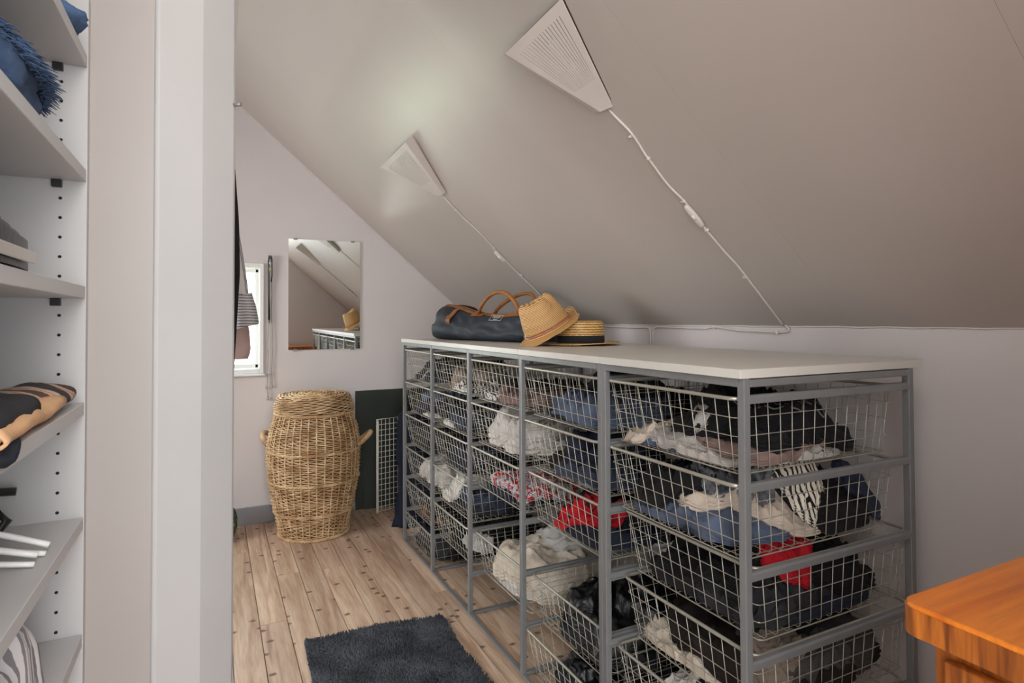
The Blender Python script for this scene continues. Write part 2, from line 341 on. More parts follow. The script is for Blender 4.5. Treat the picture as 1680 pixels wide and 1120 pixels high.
# ------------------------------------------------------------------ the two drawer frames
X0 = .897; D = .536; PITCHB = .45035; YNR = .8214; PT = .017; ZT = 1.040
ZR = [1.0-.168*k for k in range(6)]
def side_y(k):           # near face of post k (0 nearest); double post after the first bay
    return YNR+k*PITCHB+(.018 if k else 0)
def ladder(root, y0, y1, fl=(-1, 1)):
    MB().box(X0, X0+PT, y0, y1, 0, ZT).build('front_post', M['steel'], root, bevel=.002)
    MB().box(X0+D-PT, X0+D, y0, y1, 0, ZT).build('back_post', M['steel'], root, bevel=.002)
    ym = (y0+y1)/2
    MB().box(X0+PT, X0+D-PT, y0, y1, ZT-.017, ZT-.002).build('side_top_bar', M['steel'], root, bevel=.002)
    MB().box(X0+PT, X0+D-PT, y0, y1, .0, .012).build('side_foot_bar', M['steel'], root, bevel=.002)
    me = MB()
    me.prism([(ym+a, b) for a, b in ((-.005, .008), (-.0083, .004), (-.0083, -.005), (-.0135 if -1 in fl else -.0083, -.005), (-.0135 if -1 in fl else -.0083, -.0085), (.0135 if 1 in fl else .0083, -.0085), (.0135 if 1 in fl else .0083, -.005), (.0083, -.005), (.0083, .004), (.005, .008))], 0, X0+PT*.6, X0+D-PT*.6)
    # prism along X wants (y,z)
    m = me.mesh('runner', M['steel'], org=root.location)
    for z in ZR: 
        o = link('runner', m, root, (0, 0, z)); o.location.z = z
        b = o.modifiers.new('bevel', 'BEVEL'); b.width = .0012; b.segments = 2
def frame(name, ks, label, loc):
    root = empty(name, loc, label, 'drawer frame')
    ys = []
    for k in ks:
        y0 = side_y(k) if not (k == 1 and ks[0] == 0) else side_y(1)-.018
        ys.append((y0, y0+PT)); ladder(root, y0, y0+PT, (1,) if k == ks[0] else ((-1,) if k == ks[-1] and k < 5 else (-1, 1)))
    for (a, b), (c, d) in zip(ys, ys[1:]):
        MB().box(X0, X0+PT, b, c, ZT-.017, ZT).build('front_top_bar', M['steel'], root, bevel=.002)
        MB().box(X0+.0, X0+.015, b, c, 0, .009).build('front_foot_bar', M['steel'], root, bevel=.002)
        MB().box(X0+D-PT, X0+D, b, c, ZT-.017, ZT).build('back_top_bar', M['steel'], root, bevel=.002)
        e0 = a if a == ys[0][0] else a+.0089; e1 = d if d == ys[-1][1] else c+.0081
        MB().box(X0-.008, X0+.576, e0+.0005, e1-.0005, ZT, ZT+.018).build('top_panel', M['top'], root, bevel=.0012)
    return root
frame('drawer_frame', [0, 1], 'grey steel basket frame of one bay, nearest, with bare white top', (X0, YNR, 0))
frame('drawer_frame', [1, 2, 3, 4, 5], 'long grey steel basket frame of four bays under the bag and hats', (X0, side_y(1), 0))

# ------------------------------------------------------------------ wire baskets
BW, BD, BH = .418, .500, .150      # rim width (Y), depth (X), height
def rrect(x0, x1, y0, y1, r, z, n=5):
    p = []
    for cx, cy, a in ((x1-r, y1-r, 0), (x0+r, y1-r, 90), (x0+r, y0+r, 180), (x1-r, y0+r, 270)):
        for i in range(n+1):
            t = math.radians(a+90*i/n); p.append((cx+r*math.cos(t), cy+r*math.sin(t), z))
    return p
TFR, TSD, TBK = .027, .013, .012
def ring(t, z):   # t 0 = rim, 1 = bottom
    return (TFR*t, BD-TBK*t, -BW/2+TSD*t, BW/2-TSD*t, z)
rimm = MB(); rimm.tube(rrect(0, BD, -BW/2, BW/2, .022, 0), .0040, 8, closed=True)
rim_me = rimm.mesh('rim', M['wire'], True)
g = MB(); WR = .00098
for t in (.25, .5, .75, 1.0):
    a = ring(t, -BH*t); g.tube(rrect(a[0], a[1], a[2], a[3], .012, -BH*t, 3), WR if t < 1 else .0016, 5, closed=True)
nx, ny = 14, 12
b1 = ring(1, -BH)
for i in range(nx):
    s_ = (i+.5)/nx; xt = BD*s_; xb = b1[0]+(b1[1]-b1[0])*s_
    g.tube([(xt, -BW/2, 0), (xb, b1[2], -BH+.006), (xb, b1[2]+.006, -BH), (xb, b1[3]-.006, -BH), (xb, b1[3], -BH+.006), (xt, BW/2, 0)], WR, 5)
for i in range(ny):
    s_ = (i+.5)/ny; yt = -BW/2+BW*s_; yb = b1[2]+(b1[3]-b1[2])*s_
    g.tube([(0, yt, 0), (b1[0], yb, -BH+.006), (b1[0]+.006, yb, -BH-.002), (b1[1]-.006, yb, -BH-.002), (b1[1], yb, -BH+.006), (BD, yt, 0)], WR, 5)
grid_me = g.mesh('wire_grid', M['wire'], True)

BAY = ['nearest bay', 'second bay', 'middle bay', 'fourth bay', 'farthest bay']
LEV = ['top', 'second', 'third', 'fourth', 'fifth', 'lowest']
class Pile:
    """height raster of what already lies in a basket (u = depth 0..BD, v = width)"""
    def __init__(s, x, y, z): s.o = (x, y, z); s.N = 56; s.U, s.V = np.meshgrid(np.linspace(0, BD, s.N), np.linspace(-BW/2, BW/2, s.N), indexing='ij'); s.Hh = np.full((s.N, s.N), .0035)
    def at(s, u, v):
        a = np.clip(u/BD*(s.N-1), 0, s.N-1.001); b = np.clip((v+BW/2)/BW*(s.N-1), 0, s.N-1.001)
        i = a.astype(int); j = b.astype(int); a = a-i; b = b-j; h = s.Hh
        return (h[i, j]*(1-a)+h[i+1, j]*a)*(1-b)+(h[i, j+1]*(1-a)+h[i+1, j+1]*a)*b
def garment(P, m, cu, cv, su, sv, t, rot=0, seed=0, wr=.010, layers=3, power=3.6, lip=0, wf=16, tilt=0):
    """a folded garment: a layered slab with a wrinkled top that drapes over what is under it"""
    ca, sa = math.cos(rot), math.sin(rot)
    def Rr(th):
        r = (abs(np.cos(th)/su)**power+abs(np.sin(th)/sv)**power)**(-1/power)
        return r*(1+.15*pn(np.cos(th)*1.6+seed, np.sin(th)*1.6, seed)+.07*pn(np.cos(th)*6, np.sin(th)*6+seed, seed+1))
    def top(u, v, rho, base):
        a = (u*math.cos(seed)+v*math.sin(seed))*wf; b = (-u*math.sin(seed)+v*math.cos(seed))*wf*.38
        wx = pn(u*7+seed, v*7, seed+5)*1.3
        rid = 1-np.abs(pn(a+wx, b+wx*.5, seed+2))*2.2
        rid = np.clip(rid, 0, 1)**2.2
        r2_ = np.clip(1-np.abs(pn(a*2.3-wx, b*3.1, seed+3))*2.4, 0, 1)**2
        r3_ = np.clip(1-np.abs(pn(a*5+wx*2, b*6+seed, seed+7))*2.2, 0, 1)**2
        th = t*(.72+.28*np.sqrt(np.clip(1-rho**5, 0, 1)))*(1+.30*pn(u*9, v*9+seed, seed+4)+tilt*u/BD)
        return base+np.maximum(th+wr*rid*1.0+wr*.55*r2_+wr*.22*r3_-wr*.6, .003)
    nr, nt_, ns = 34, 108, 12
    th = np.linspace(0, 2*PI, nt_, endpoint=False); R = Rr(th)
    rhos = np.linspace(0.04, 1, nr)**.8
    vs = []
    lx = np.cos(th)*R; ly = np.sin(th)*R
    def tow(a, b): return cu+a*ca-b*sa, cv+a*sa+b*ca
    rows = []
    for rho in rhos:
        u, v = tow(lx*rho*.97, ly*rho*.97); z = top(u, v, np.full(nt_, rho), P.at(u, v)); rows.append((u, v, z))
    ue, ve, ze = rows[-1]; zb = P.at(ue, ve)+.0006
    for k in range(1, ns+1):
        s = k/(ns+.0); bul = .95+.055*abs(math.sin(PI*layers*s))**.6+.012*pn(np.cos(th)*4+s*2, np.sin(th)*4, seed+8)
        u, v = tow(lx*bul, ly*bul); rows.append((u, v, ze*(1-s)+zb*s))
    V = np.array([np.stack(r, 1) for r in rows])       # rings x nt x 3
    # keep inside the sloping wires
    zz = np.clip(V[..., 2], 0, BH)/BH; ins = .007
    V[..., 1] = np.clip(V[..., 1], -BW/2+TSD*(1-zz)+ins, BW/2-TSD*(1-zz)-ins)
    V[..., 0] = np.clip(V[..., 0], TFR*(1-zz)+ins-lip, BD-TBK*(1-zz)-ins)
    n = V.shape[0]
    # raster update
    du, dv = P.U-cu, P.V-cv; a = du*ca+dv*sa; b = -du*sa+dv*ca
    rr = np.hypot(a, b)/Rr(np.arctan2(b, a))
    tp = top(P.U, P.V, np.clip(rr, 0, 1), P.Hh); wgt = np.clip((1.04-rr)/.10, 0, 1)
    Hn = P.Hh+(tp-P.Hh)*wgt
    for _ in range(2):
        Hp = np.pad(Hn, 1, mode='edge'); Hn = np.maximum(Hn*.6, (Hp[:-2, 1:-1]+Hp[2:, 1:-1]+Hp[1:-1, :-2]+Hp[1:-1, 2:]+Hn*2)/6)
    P.Hh = Hn
    mb = MB(); mb.grid([tuple(p) for p in V.reshape(-1, 3)], n, nt_, cv=True)
    c0 = len(mb.v); mb.v.append(tuple(V[0].mean(0))); mb.f += [(c0, (j+1) % nt_, j) for j in range(nt_)]
    c1 = len(mb.v); mb.v.append(tuple(V[-1].mean(0))); mb.f += [(c1, (n-1)*nt_+j, (n-1)*nt_+(j+1) % nt_) for j in range(nt_)]
    ox, oy, oz = P.o
    mb.v = [(p[0]+ox, p[1]+oy, p[2]+oz) for p in mb.v]
    return mb

def basket(bay, lev, dx, desc, items):
    """items: (kind name, material, cu, cv, su, sv, t, rot, label, kwargs)"""
    y0 = side_y(bay)+PT; y1 = side_y(bay+1) if bay else side_y(1)-.018
    yc = (y0+y1)/2; zr = ZR[lev]-.001
    root = empty('wire_basket', (X0+.004+dx, yc, zr), f'{LEV[lev]} wire basket in the {BAY[bay]}, {desc}', 'basket', 'wire baskets hanging in the frames')
    link('rim', rim_me, root); link('wire_grid', grid_me, root, kind='stuff')
    P = Pile(X0+.004+dx, yc, zr-BH)
    for i, it in enumerate(items):
        nm, m, cu, cv, su, sv, t, rot, what = it[:9]; kw = it[9] if len(it) > 9 else {}
        kw.setdefault('seed', bay*31+lev*7+i+2)
        mb = garment(P, CL[m], cu, cv, su, sv, t, math.radians(rot), **kw)
        n_ = len(items); pos = ['at the bottom', 'on top'][i] if n_ == 2 else ('at the bottom' if i == 0 else ('on top' if i == n_-1 else ('in the middle' if n_ == 3 else ('just below the top' if i == n_-2 and n_ > 4 else ['', 'second from bottom', 'third from bottom', 'fourth from bottom', 'fifth from bottom', 'sixth from bottom', 'seventh'][i]))))
        mb.build(nm, CL[m], smooth=True, label=f'{what}, {pos}, {LEV[lev]} basket, {BAY[bay]}', cat=nm.split('_')[-1], group='clothes in the wire baskets', org=(P.o[0]+cu, yc+cv, zr-BH))
        last = mb
    return P
def drawcord(P, loops, m, name='drawstring'):
    ox, oy, oz = P.o; par = [o for o in C.objects if o.get('group') == 'clothes in the wire baskets'][-1]; mb = MB()
    for pts in loops:
        cur = []; n = len(pts)
        for i in range((n-1)*6+1):
            k = min(i//6, n-2); f_ = i/6-k; p0, p1, p2, p3 = [pts[max(0, min(n-1, q))] for q in (k-1, k, k+1, k+2)]
            c = [.5*(2*p1[d]+(p2[d]-p0[d])*f_+(2*p0[d]-5*p1[d]+4*p2[d]-p3[d])*f_**2+(3*p1[d]-p0[d]-3*p2[d]+p3[d])*f_**3) for d in (0, 1)]
            z = float(P.at(np.array([c[0]]), np.array([c[1]]))[0])+.004; cur.append((ox+c[0], oy+c[1], oz+z))
        mb.tube(cur, .0019, 5)
    mb.build(name, m, par, smooth=True)
FU = dict(cu=.27)
def full(m, t, what, nm='folded_shirt', rot=0, **kw): return (nm, m, .262, 0, .225, .18, t, rot, what, kw)
# nearest bay
P_ = basket(0, 0, -.002, 'heaped with black clothes over striped ones', [
    ('folded_trousers', 'denim', .17, .07, .14, .12, .022, 8, 'folded blue denim trousers'),
    ('folded_shirt', 'lgrey', .20, -.03, .185, .165, .020, -6, 'light grey ribbed shirt with rolled edge', dict(layers=3, wr=.012)),
    ('folded_sweater', 'mauve', .22, -.08, .17, .11, .020, 10, 'mauve grey satin blouse'),
    ('folded_sweater', 'black', .24, -.04, .18, .14, .040, 12, 'black crumpled sweater', dict(wr=.020)),
    ('folded_shirt', 'cream', .10, .14, .10, .040, .014, 12, 'cream cuff sticking out through the wires', dict(wr=.012, layers=3, lip=.03)),
    ('folded_shirt', 'lgrey', .19, .03, .15, .030, .010, 32, 'pale twisted shirt sleeve', dict(wr=.012)),
    ('folded_trousers', 'black', .27, -.06, .18, .12, .040, -8, 'black cotton trousers', dict(wr=.024, seed=71))])
drawcord(P_, [[(.16, -.12), (.19, -.16), (.24, -.17), (.27, -.13), (.25, -.09)], [(.27, -.13), (.31, -.17), (.33, -.14), (.30, -.10), (.33, -.07)], [(.14, -.07), (.17, -.11), (.21, -.08)]], CL['grey'])
basket(0, 1, .0, 'with cream, zebra striped and blue clothes', [
    ('folded_trousers', 'navy', .24, .02, .20, .17, .022, 0, 'navy blue denim trousers'),
    ('folded_trousers', 'denim', .12, .01, .11, .17, .034, 4, 'slate blue jeans', dict(wr=.014)),
    ('folded_shirt', 'cream', .17, -.08, .15, .062, .036, -34, 'cream cotton trousers with side buttons', dict(wr=.020)),
    ('folded_sweater', 'black', .35, -.04, .14, .155, .070, 5, 'black wool sweater', dict(wr=.024)),
    ('folded_blouse', 'black', .15, .08, .13, .11, .040, 20, 'black gauzy blouse', dict(wr=.024)),
    ('folded_blouse', 'thin', .27, -.10, .062, .070, .026, 24, 'black and white zebra striped blouse', dict(wr=.02)),
    ('folded_blouse', 'lace', .17, -.03, .085, .10, .022, -20, 'grey sheer lace blouse', dict(wr=.026)),
    ('folded_trousers', 'ddenim', .465, -.13, .03, .05, .06, 0, 'small blue denim piece in the far corner')])
P_ = basket(0, 2, .048, 'full of black clothes and one red piece', [
    full('navy', .030, 'dark navy jersey'), ('folded_sweater', 'charcoal', .18, -.08, .16, .10, .034, 6, 'charcoal cardigan with drawstring', dict(wr=.024)),
    ('folded_sweater', 'black', .31, .0, .17, .175, .050, -4, 'black sweatshirt', dict(wr=.020)),
    ('folded_trousers', 'black', .14, .05, .13, .13, .040, 10, 'black trousers', dict(wr=.022)),
    ('folded_shirt', 'red', .205, -.11, .055, .050, .034, 16, 'bright red top', dict(wr=.016)),
    ('folded_shirt', 'black', .35, .02, .12, .15, .026, -8, 'black shirt', dict(wr=.02))])
basket(0, 3, .045, 'with brown and black trousers over a tan strip', [
    ('folded_scarf', 'beige', .12, .05, .09, .15, .026, 6, 'beige crumpled scarf', dict(wr=.02)),
    full('brown', .050, 'dark brown smooth trousers', 'folded_trousers', wr=.010),
    ('folded_sweater', 'dgrey', .30, -.10, .17, .085, .040, -4, 'dark grey felted sweater', dict(wr=.01)),
    ('folded_shirt', 'taupe', .15, -.13, .09, .040, .022, 14, 'taupe ribbed cuffs', dict(wr=.02)),
    ('folded_sweater', 'black', .32, .03, .16, .14, .060, 0, 'black fleece', dict(wr=.02))])
basket(0, 4, .020, 'with light blue and grey clothes', [
    full('charcoal', .040, 'charcoal sweater'), ('folded_shirt', 'lblue', .17, .04, .13, .12, .030, 10, 'pale blue shirt', dict(wr=.018)),
    ('folded_shirt', 'black', .31, -.02, .18, .16, .055, 3, 'black shirt', dict(wr=.018)), ('folded_shirt', 'white', .10, .09, .07, .05, .026, 0, 'black and white knitted sock pair', dict(wr=.014))])
# second bay
basket(1, 0, .0, 'with faded blue shorts', [
    full('black', .020, 'black shirt'), ('folded_shorts', 'denim', .16, -.04, .14, .16, .055, 8, 'faded blue denim shorts', dict(wr=.022)),
    ('folded_shirt', 'black', .34, .03, .15, .16, .055, 0, 'black ribbed shirt', dict(wr=.02))])
basket(1, 1, .0, 'with navy and denim clothes', [
    ('folded_sweater', 'grey', .16, -.05, .13, .12, .016, 0, 'grey marl top'), ('folded_trousers', 'ddenim', .17, -.03, .15, .15, .036, 12, 'slate blue jeans', dict(wr=.02)),
    ('folded_sweater', 'brown', .20, .07, .14, .09, .040, -10, 'dark brown sweater', dict(wr=.018)), ('folded_trousers', 'navy', .22, -.02, .17, .13, .036, 18, 'navy trousers', dict(wr=.022))])
basket(1, 2, .012, 'with a red cloth over black clothes', [
    ('folded_trousers', 'navy', .20, -.05, .18, .12, .045, 0, 'navy trousers', dict(wr=.02)), ('folded_sweater', 'brown', .24, .07, .17, .10, .050, 8, 'brown sweater', dict(wr=.02)),
    ('folded_shirt', 'black', .30, .0, .16, .16, .036, 0, 'black shirt'), ('folded_shirt', 'red', .09, -.01, .05, .12, .020, 18, 'bright red jersey', dict(wr=.014))])
basket(1, 4, .03, 'overflowing with a shiny black jacket', [
    full('charcoal', .045, 'dark grey sweater', wr=.02), ('folded_sweater', 'navy', .33, -.03, .13, .15, .050, 5, 'slate grey fleece', dict(wr=.02)),
    full('shiny', .050, 'shiny black nylon jacket', 'folded_jacket', wr=.022, wf=8), ('folded_jacket', 'shiny', .13, .08, .11, .06, .040, 38, 'rolled shiny black jacket sleeve', dict(wr=.014, lip=.02, wf=9))])
basket(1, 5, .005, 'with black trousers', [
    full('black', .045, 'black cotton trousers', 'folded_trousers', wr=.02), ('folded_sweater', 'charcoal', .20, .0, .15, .15, .036, 20, 'charcoal hooded sweater', dict(wr=.024)),
    ('folded_shirt', 'shiny', .17, -.03, .12, .12, .028, -10, 'black sports jacket with white piping', dict(wr=.02))])
# middle bay
basket(2, 0, .0, 'with crumpled mauve clothes', [
    ('folded_scarf', 'zebra', .12, .11, .10, .07, .030, 0, 'black and white zebra scarf'), ('folded_blouse', 'mauve', .22, -.03, .17, .14, .036, 10, 'crumpled mauve blouse', dict(wr=.028)),
    ('folded_shirt', 'brown', .28, .02, .16, .13, .026, 0, 'dark brown shirt', dict(wr=.02))])
basket(2, 1, .0, 'stuffed with a white quilt', [
    full('white', .050, 'white cotton sheet', 'folded_sheet', wr=.02), full('quilt', .075, 'white quilted bedspread', 'folded_quilt', wr=.026, wf=22)])
basket(2, 2, .0, 'with a red, white and blue folded cloth', [
    ('folded_trousers', 'navy', .22, .0, .19, .16, .026, 0, 'dark navy trousers'), ('folded_towel', 'flag', .20, .0, .16, .17, .030, 6, 'red white and blue printed cloth', dict(wr=.010)),
    ('folded_shirt', 'black', .38, -.04, .09, .12, .045, 0, 'black shirt')])
basket(2, 4, .02, 'piled with cream blankets', [
    full('white', .050, 'white cable knit blanket', 'folded_blanket', wr=.014), full('quilt', .036, 'off-white crocheted blanket', 'folded_blanket', wr=.012, seed=5),
    ('folded_blanket', 'beige', .22, -.02, .19, .175, .050, 6, 'soft beige fleece blanket', dict(wr=.014, wf=7, lip=.01)), ('folded_blanket', 'lgrey', .33, .02, .12, .14, .022, -10, 'light grey fleece blanket', dict(wr=.010, wf=8))])
# fourth bay
basket(3, 0, .0, 'with a taupe knit and zebra print', [
    ('folded_scarf', 'zebra', .13, -.04, .10, .13, .040, 0, 'black and white zebra scarf', dict(wr=.02)), ('folded_sweater', 'taupe', .19, .0, .14, .12, .050, 14, 'taupe grey knitted sweater', dict(wr=.026)),
    ('folded_shirt', 'lgrey', .36, .0, .10, .14, .045, 0, 'light grey shirt')])
basket(3, 1, .0, 'with washed blue jeans', [
    ('folded_shirt', 'white', .10, .09, .08, .07, .018, 0, 'white lace top'), ('folded_trousers', 'ddenim', .20, .03, .17, .13, .050, 6, 'slate blue jeans', dict(wr=.02)),
    ('folded_trousers', 'navy', .26, -.03, .18, .14, .050, -8, 'navy corduroy trousers', dict(wr=.02))])
basket(3, 2, .0, 'with charcoal and navy clothes', [
    full('charcoal', .050, 'charcoal sweater', wr=.02), full('navy', .045, 'navy shirt', wr=.024)])
basket(3, 3, .0, 'with white linen over dark clothes', [
    full('charcoal', .040, 'dark grey trousers', 'folded_trousers', wr=.02), full('ddenim', .040, 'slate blue shirt', wr=.02),
    ('folded_towel', 'white', .12, .10, .10, .085, .045, 0, 'white crumpled linen', dict(wr=.024))])
basket(3, 4, .0, 'with a dark skirt and white paper labels', [
    full('black', .030, 'black skirt', 'folded_skirt', wr=.014), ('folded_shirt', 'lgrey', .10, -.08, .05, .08, .036, 0, 'pale grey garment with white lettering', dict(wr=.012)),
    ('folded_shirt', 'black', .28, .04, .16, .13, .034, 0, 'black shirt')])
# farthest bay
basket(4, 0, .0, 'with grey blue trousers', [
    full('ddenim', .045, 'grey blue trousers', 'folded_trousers', wr=.018), full('lgrey', .020, 'pale grey shirt'), full('charcoal', .026, 'charcoal shirt', wr=.018)])
basket(4, 1, .0, 'with denim and white socks', [
    ('folded_shirt', 'white', .12, -.06, .09, .09, .018, 0, 'white cotton top'), full('navy', .045, 'navy trousers', 'folded_trousers', wr=.02), ('folded_shorts', 'denim', .17, .05, .12, .11, .040, 0, 'blue denim shorts', dict(wr=.022))])
basket(4, 2, .0, 'with black trousers', [full('black', .050, 'black trousers', 'folded_trousers', wr=.02), full('charcoal', .030, 'charcoal shirt', wr=.02)])
basket(4, 3, .0, 'with a bulging white towel', [full('white', .050, 'white towelling robe', 'folded_robe', wr=.018), full('quilt', .060, 'off-white crumpled towel', 'folded_towel', wr=.026)])
basket(4, 4, .0, 'with a tan pouch and dark clothes', [('folded_shirt', 'tan', .16, -.03, .12, .13, .060, 0, 'tan suede pouch', dict(wr=.014)), full('black', .030, 'black shirt')])
basket(4, 5, .0, 'with black clothes', [full('black', .050, 'black trousers', 'folded_trousers', wr=.02), full('charcoal', .026, 'charcoal shirt', wr=.02)])
#__PART2__

# ------------------------------------------------------------------ wicker hamper
HX, HY = .499, 3.455
def prof(z, tab):
    for (a, b), (c, d) in zip(tab, tab[1:]):
        if a <= z <= c:
            t = (z-a)/(c-a); t = t*t*(3-2*t)*.4+t*.6; return b+(d-b)*t
    return tab[-1][1]
HT = [(0, .176), (.08, .190), (.18, .212), (.30, .232), (.42, .241), (.50, .238), (.56, .228), (.62, .210), (.66, .197), (.70, .192)]
ham = empty('wicker_hamper', (HX, HY, 0), 'tall barrel-shaped wicker laundry hamper with lid by the far wall', 'hamper')
def weave_ring(mb, z, r, ph, amp=.0055, tr=.0041, n=36, seg=144, wob=0.0):
    pts = []
    for i in range(seg):
        t = 2*PI*i/seg; q = r+amp*math.sin(n/2*t+ph)+.0016*math.sin(3*t+z*60)
        pts.append((HX+q*math.cos(t), HY+q*math.sin(t), z+wob*math.sin(5*t+z*90)+.0012*math.sin(17*t+z*400)))
    mb.tube(pts, tr, 4, closed=True, flat=.8)
NW = 36
wv = MB(); z = .012; k = 0
bands = (.135, .30, .46)
while z < .655:
    weave_ring(wv, z, prof(z, HT), PI*(k % 2), wob=.0012); z += .0094; k += 1
wv.build('woven_wall', M['wicker'], ham, smooth=True, kind='stuff')
inn = MB(); vv = []
for z in np.linspace(.004, .66, 24):
    for i in range(48): t = 2*PI*i/48; r = prof(z, HT)-.0065; vv.append((HX+r*math.cos(t), HY+r*math.sin(t), z))
inn.grid(vv, 24, 48, cv=True); inn.build('inner_weave', M['wicker2'], ham, smooth=True)
me_st = MB()
for i in range(NW):
    t = 2*PI*(i+.5)/NW
    me_st.tube([(HX+(prof(z, HT)+.0005)*math.cos(t+.01*math.sin(z*9+i)), HY+(prof(z, HT)+.0005)*math.sin(t+.01*math.sin(z*9+i)), z) for z in np.linspace(0, .665, 22)], .0042, 5)
me_st.build('stakes', M['wicker'], ham, smooth=True, kind='stuff')
def band(zb, r, name='twisted_band', tr=.0050, dz=0, root=ham):
    mb = MB()
    for ph in (0, 2*PI/3, 4*PI/3):
        mb.tube([(HX+(r+.0045*math.cos(24*t+ph))*math.cos(t), HY+(r+.0045*math.cos(24*t+ph))*math.sin(t), zb+.0045*math.sin(24*t+ph)+.006*math.sin(t*1+1)*dz) for t in np.linspace(0, 2*PI, 240, endpoint=False)], tr*.75, 5, closed=True)
    mb.build(name, M['wicker'], root, smooth=True)
for zb in bands: band(zb, prof(zb, HT)+.004)
band(.008, .182, 'foot_rim', .007); band(.655, .204, 'top_rim', .006)
lid = empty('lid', (HX, HY, .665)); lid.parent = ham; lid.location = (0, 0, .665)
lb = MB(); k = 0
LTAB = [(.665, .205), (.695, .203), (.725, .192), (.742, .186)]
z = .668
while z < .742: weave_ring(lb, z, prof(z, LTAB), PI*(k % 2), amp=.005, tr=.0044, wob=.0022); z += .0078; k += 1
r = .186; k = 0
while r > .012:
    zt = .745+.012*(1-(r/.186)**2)+.003*math.sin(k)
    pts = []
    for i in range(120):
        t = 2*PI*i/120; pts.append((HX+r*math.cos(t), HY+r*math.sin(t), zt+.004*math.sin(12*t+PI*(k % 2))))
    lb.tube(pts, .0044, 4, closed=True); r -= .0084; k += 1
def build_l(mb, name, m, kind=None):
    o = mb.build(name, m, None, smooth=True, org=(HX, HY, .665), kind=kind); o.parent = lid; o.location = (0, 0, 0); return o
build_l(lb, 'lid_weave', M['wicker'], 'stuff')
ls = MB()
for i in range(12):
    t = PI*2*i/12; ls.tube([(HX, HY, .757), (HX+.1*math.cos(t), HY+.1*math.sin(t), .753), (HX+.186*math.cos(t), HY+.186*math.sin(t), .746)], .005, 5)
build_l(ls, 'lid_spokes', M['wicker2'])
dk = MB().prism([(HX+.185*math.cos(a), HY+.185*math.sin(a)) for a in np.linspace(0, 2*PI, 40, endpoint=False)], 2, .675, .739)
build_l(dk, 'lid_core', M['wicker2'])
for sgn, a0 in ((1, -.25), (-1, PI-.62)):
    hp = []; mb = MB()
    for i in range(25):
        s = i/24; an = a0+(s-.5)*.55; rr = prof(.5, HT)+.062*math.sin(PI*s)**.7; hp.append((HX+rr*math.cos(an), HY+rr*math.sin(an), .475+.055*math.sin(PI*s)))
    mb.tube(hp, .011, 8)
    for i in range(0, 24):
        for fr_ in (0, .5):
            p = Vector(hp[i]).lerp(Vector(hp[i+1]), fr_); d = (Vector(hp[i+1])-Vector(hp[i])).normalized()
            x = d.cross(Vector((0, 0, 1))).normalized(); y = d.cross(x)
            mb.tube([p+x*.0115*math.cos(q)+y*.0115*math.sin(q)+d*.004*q/6.28 for q in np.linspace(0, 2*PI, 10, endpoint=False)], .0032, 4, closed=True)
    mb.build('handle', M['wicker'], ham, smooth=True)

# ------------------------------------------------------------------ mirror
mi = empty('wall_mirror', (.6, YF, .983), 'frameless rectangular mirror hung on the far wall above the hamper', 'mirror')
mg = MB().box(.391, .806, -.003, .003, .983, 1.637).build('mirror_glass', M['mirror'], mi, org=(.6, 0, 1.31)); mg.location = (0, -.0075, 1.31-.983); mg.rotation_euler = (.0025, 0, -.0075)
MB().box(.396, .801, YF-.0035, YF-.0002, .990, 1.630).build('backing', M['black'], mi)
cl = MB().box(-.011, .011, -.004, .010, -.006, .004).mesh('clip', M['steel'])
for x, z in ((.43, 1.638), (.762, 1.638), (.43, .9825), (.762, .9825)): link('clip', cl, mi, (x-.6, -.011, z-.983))

# ------------------------------------------------------------------ belt and cords on a hook
hk = empty('wall_hook', (.289, YF, 1.52), 'small dark wall hook between the window and the mirror', 'hook')
MB().box(.281, .297, YF-.006, YF, 1.495, 1.535).build('hook_plate', M['steel'], hk, bevel=.002)
MB().tube([(.289, YF-.005, 1.525), (.289, YF-.03, 1.518), (.289, YF-.034, 1.53)], .004, 6).build('hook_peg', M['steel'], hk, smooth=True)
ac = empty('hanging_belt', (.289, YF-.02, 1.15), 'black strap with long grey cords hanging from the wall hook', 'belt')
b = MB(); b.tube([(.283, YF-.022, 1.16), (.281, YF-.022, 1.35), (.280, YF-.024, 1.50), (.285, YF-.028, 1.527), (.293, YF-.03, 1.529), (.299, YF-.028, 1.505), (.300, YF-.022, 1.42), (.296, YF-.022, 1.38)], .0075, 8, flat=.45)
b.tube([(.288, YF-.024, 1.14), (.288, YF-.024, 1.48)], .0045, 6, flat=.5); b.build('strap', M['black'], ac, smooth=True)
MB().tube([(.2855, YF-.030, 1.435), (.2855, YF-.034, 1.455), (.294, YF-.034, 1.462), (.296, YF-.030, 1.44)], .0022, 6, closed=True).build('buckle', mat('brass_buckle', (200, 190, 120), .3, .9), ac, smooth=True)
for pts in ([(.281, 1.18), (.282, 1.10), (.276, 1.02), (.281, .93), (.276, .86), (.278, .81), (.273, .77), (.281, .735), (.280, .705)], [(.298, 1.41), (.300, 1.3), (.297, 1.2), (.303, 1.08), (.305, .98), (.299, .90), (.297, .85), (.303, .80), (.302, .775)]):
    mb = MB(); mb.tube([(x, YF-.014, z) for x, z in pts], .0035, 6)
    for q in (-3, -1): mb.tube([(pts[q][0], YF-.014, pts[q][1]+.008), (pts[q][0], YF-.014, pts[q][1]-.006)], .0062, 7)
    mb.build('cord', CL['lgrey'], ac, smooth=True)

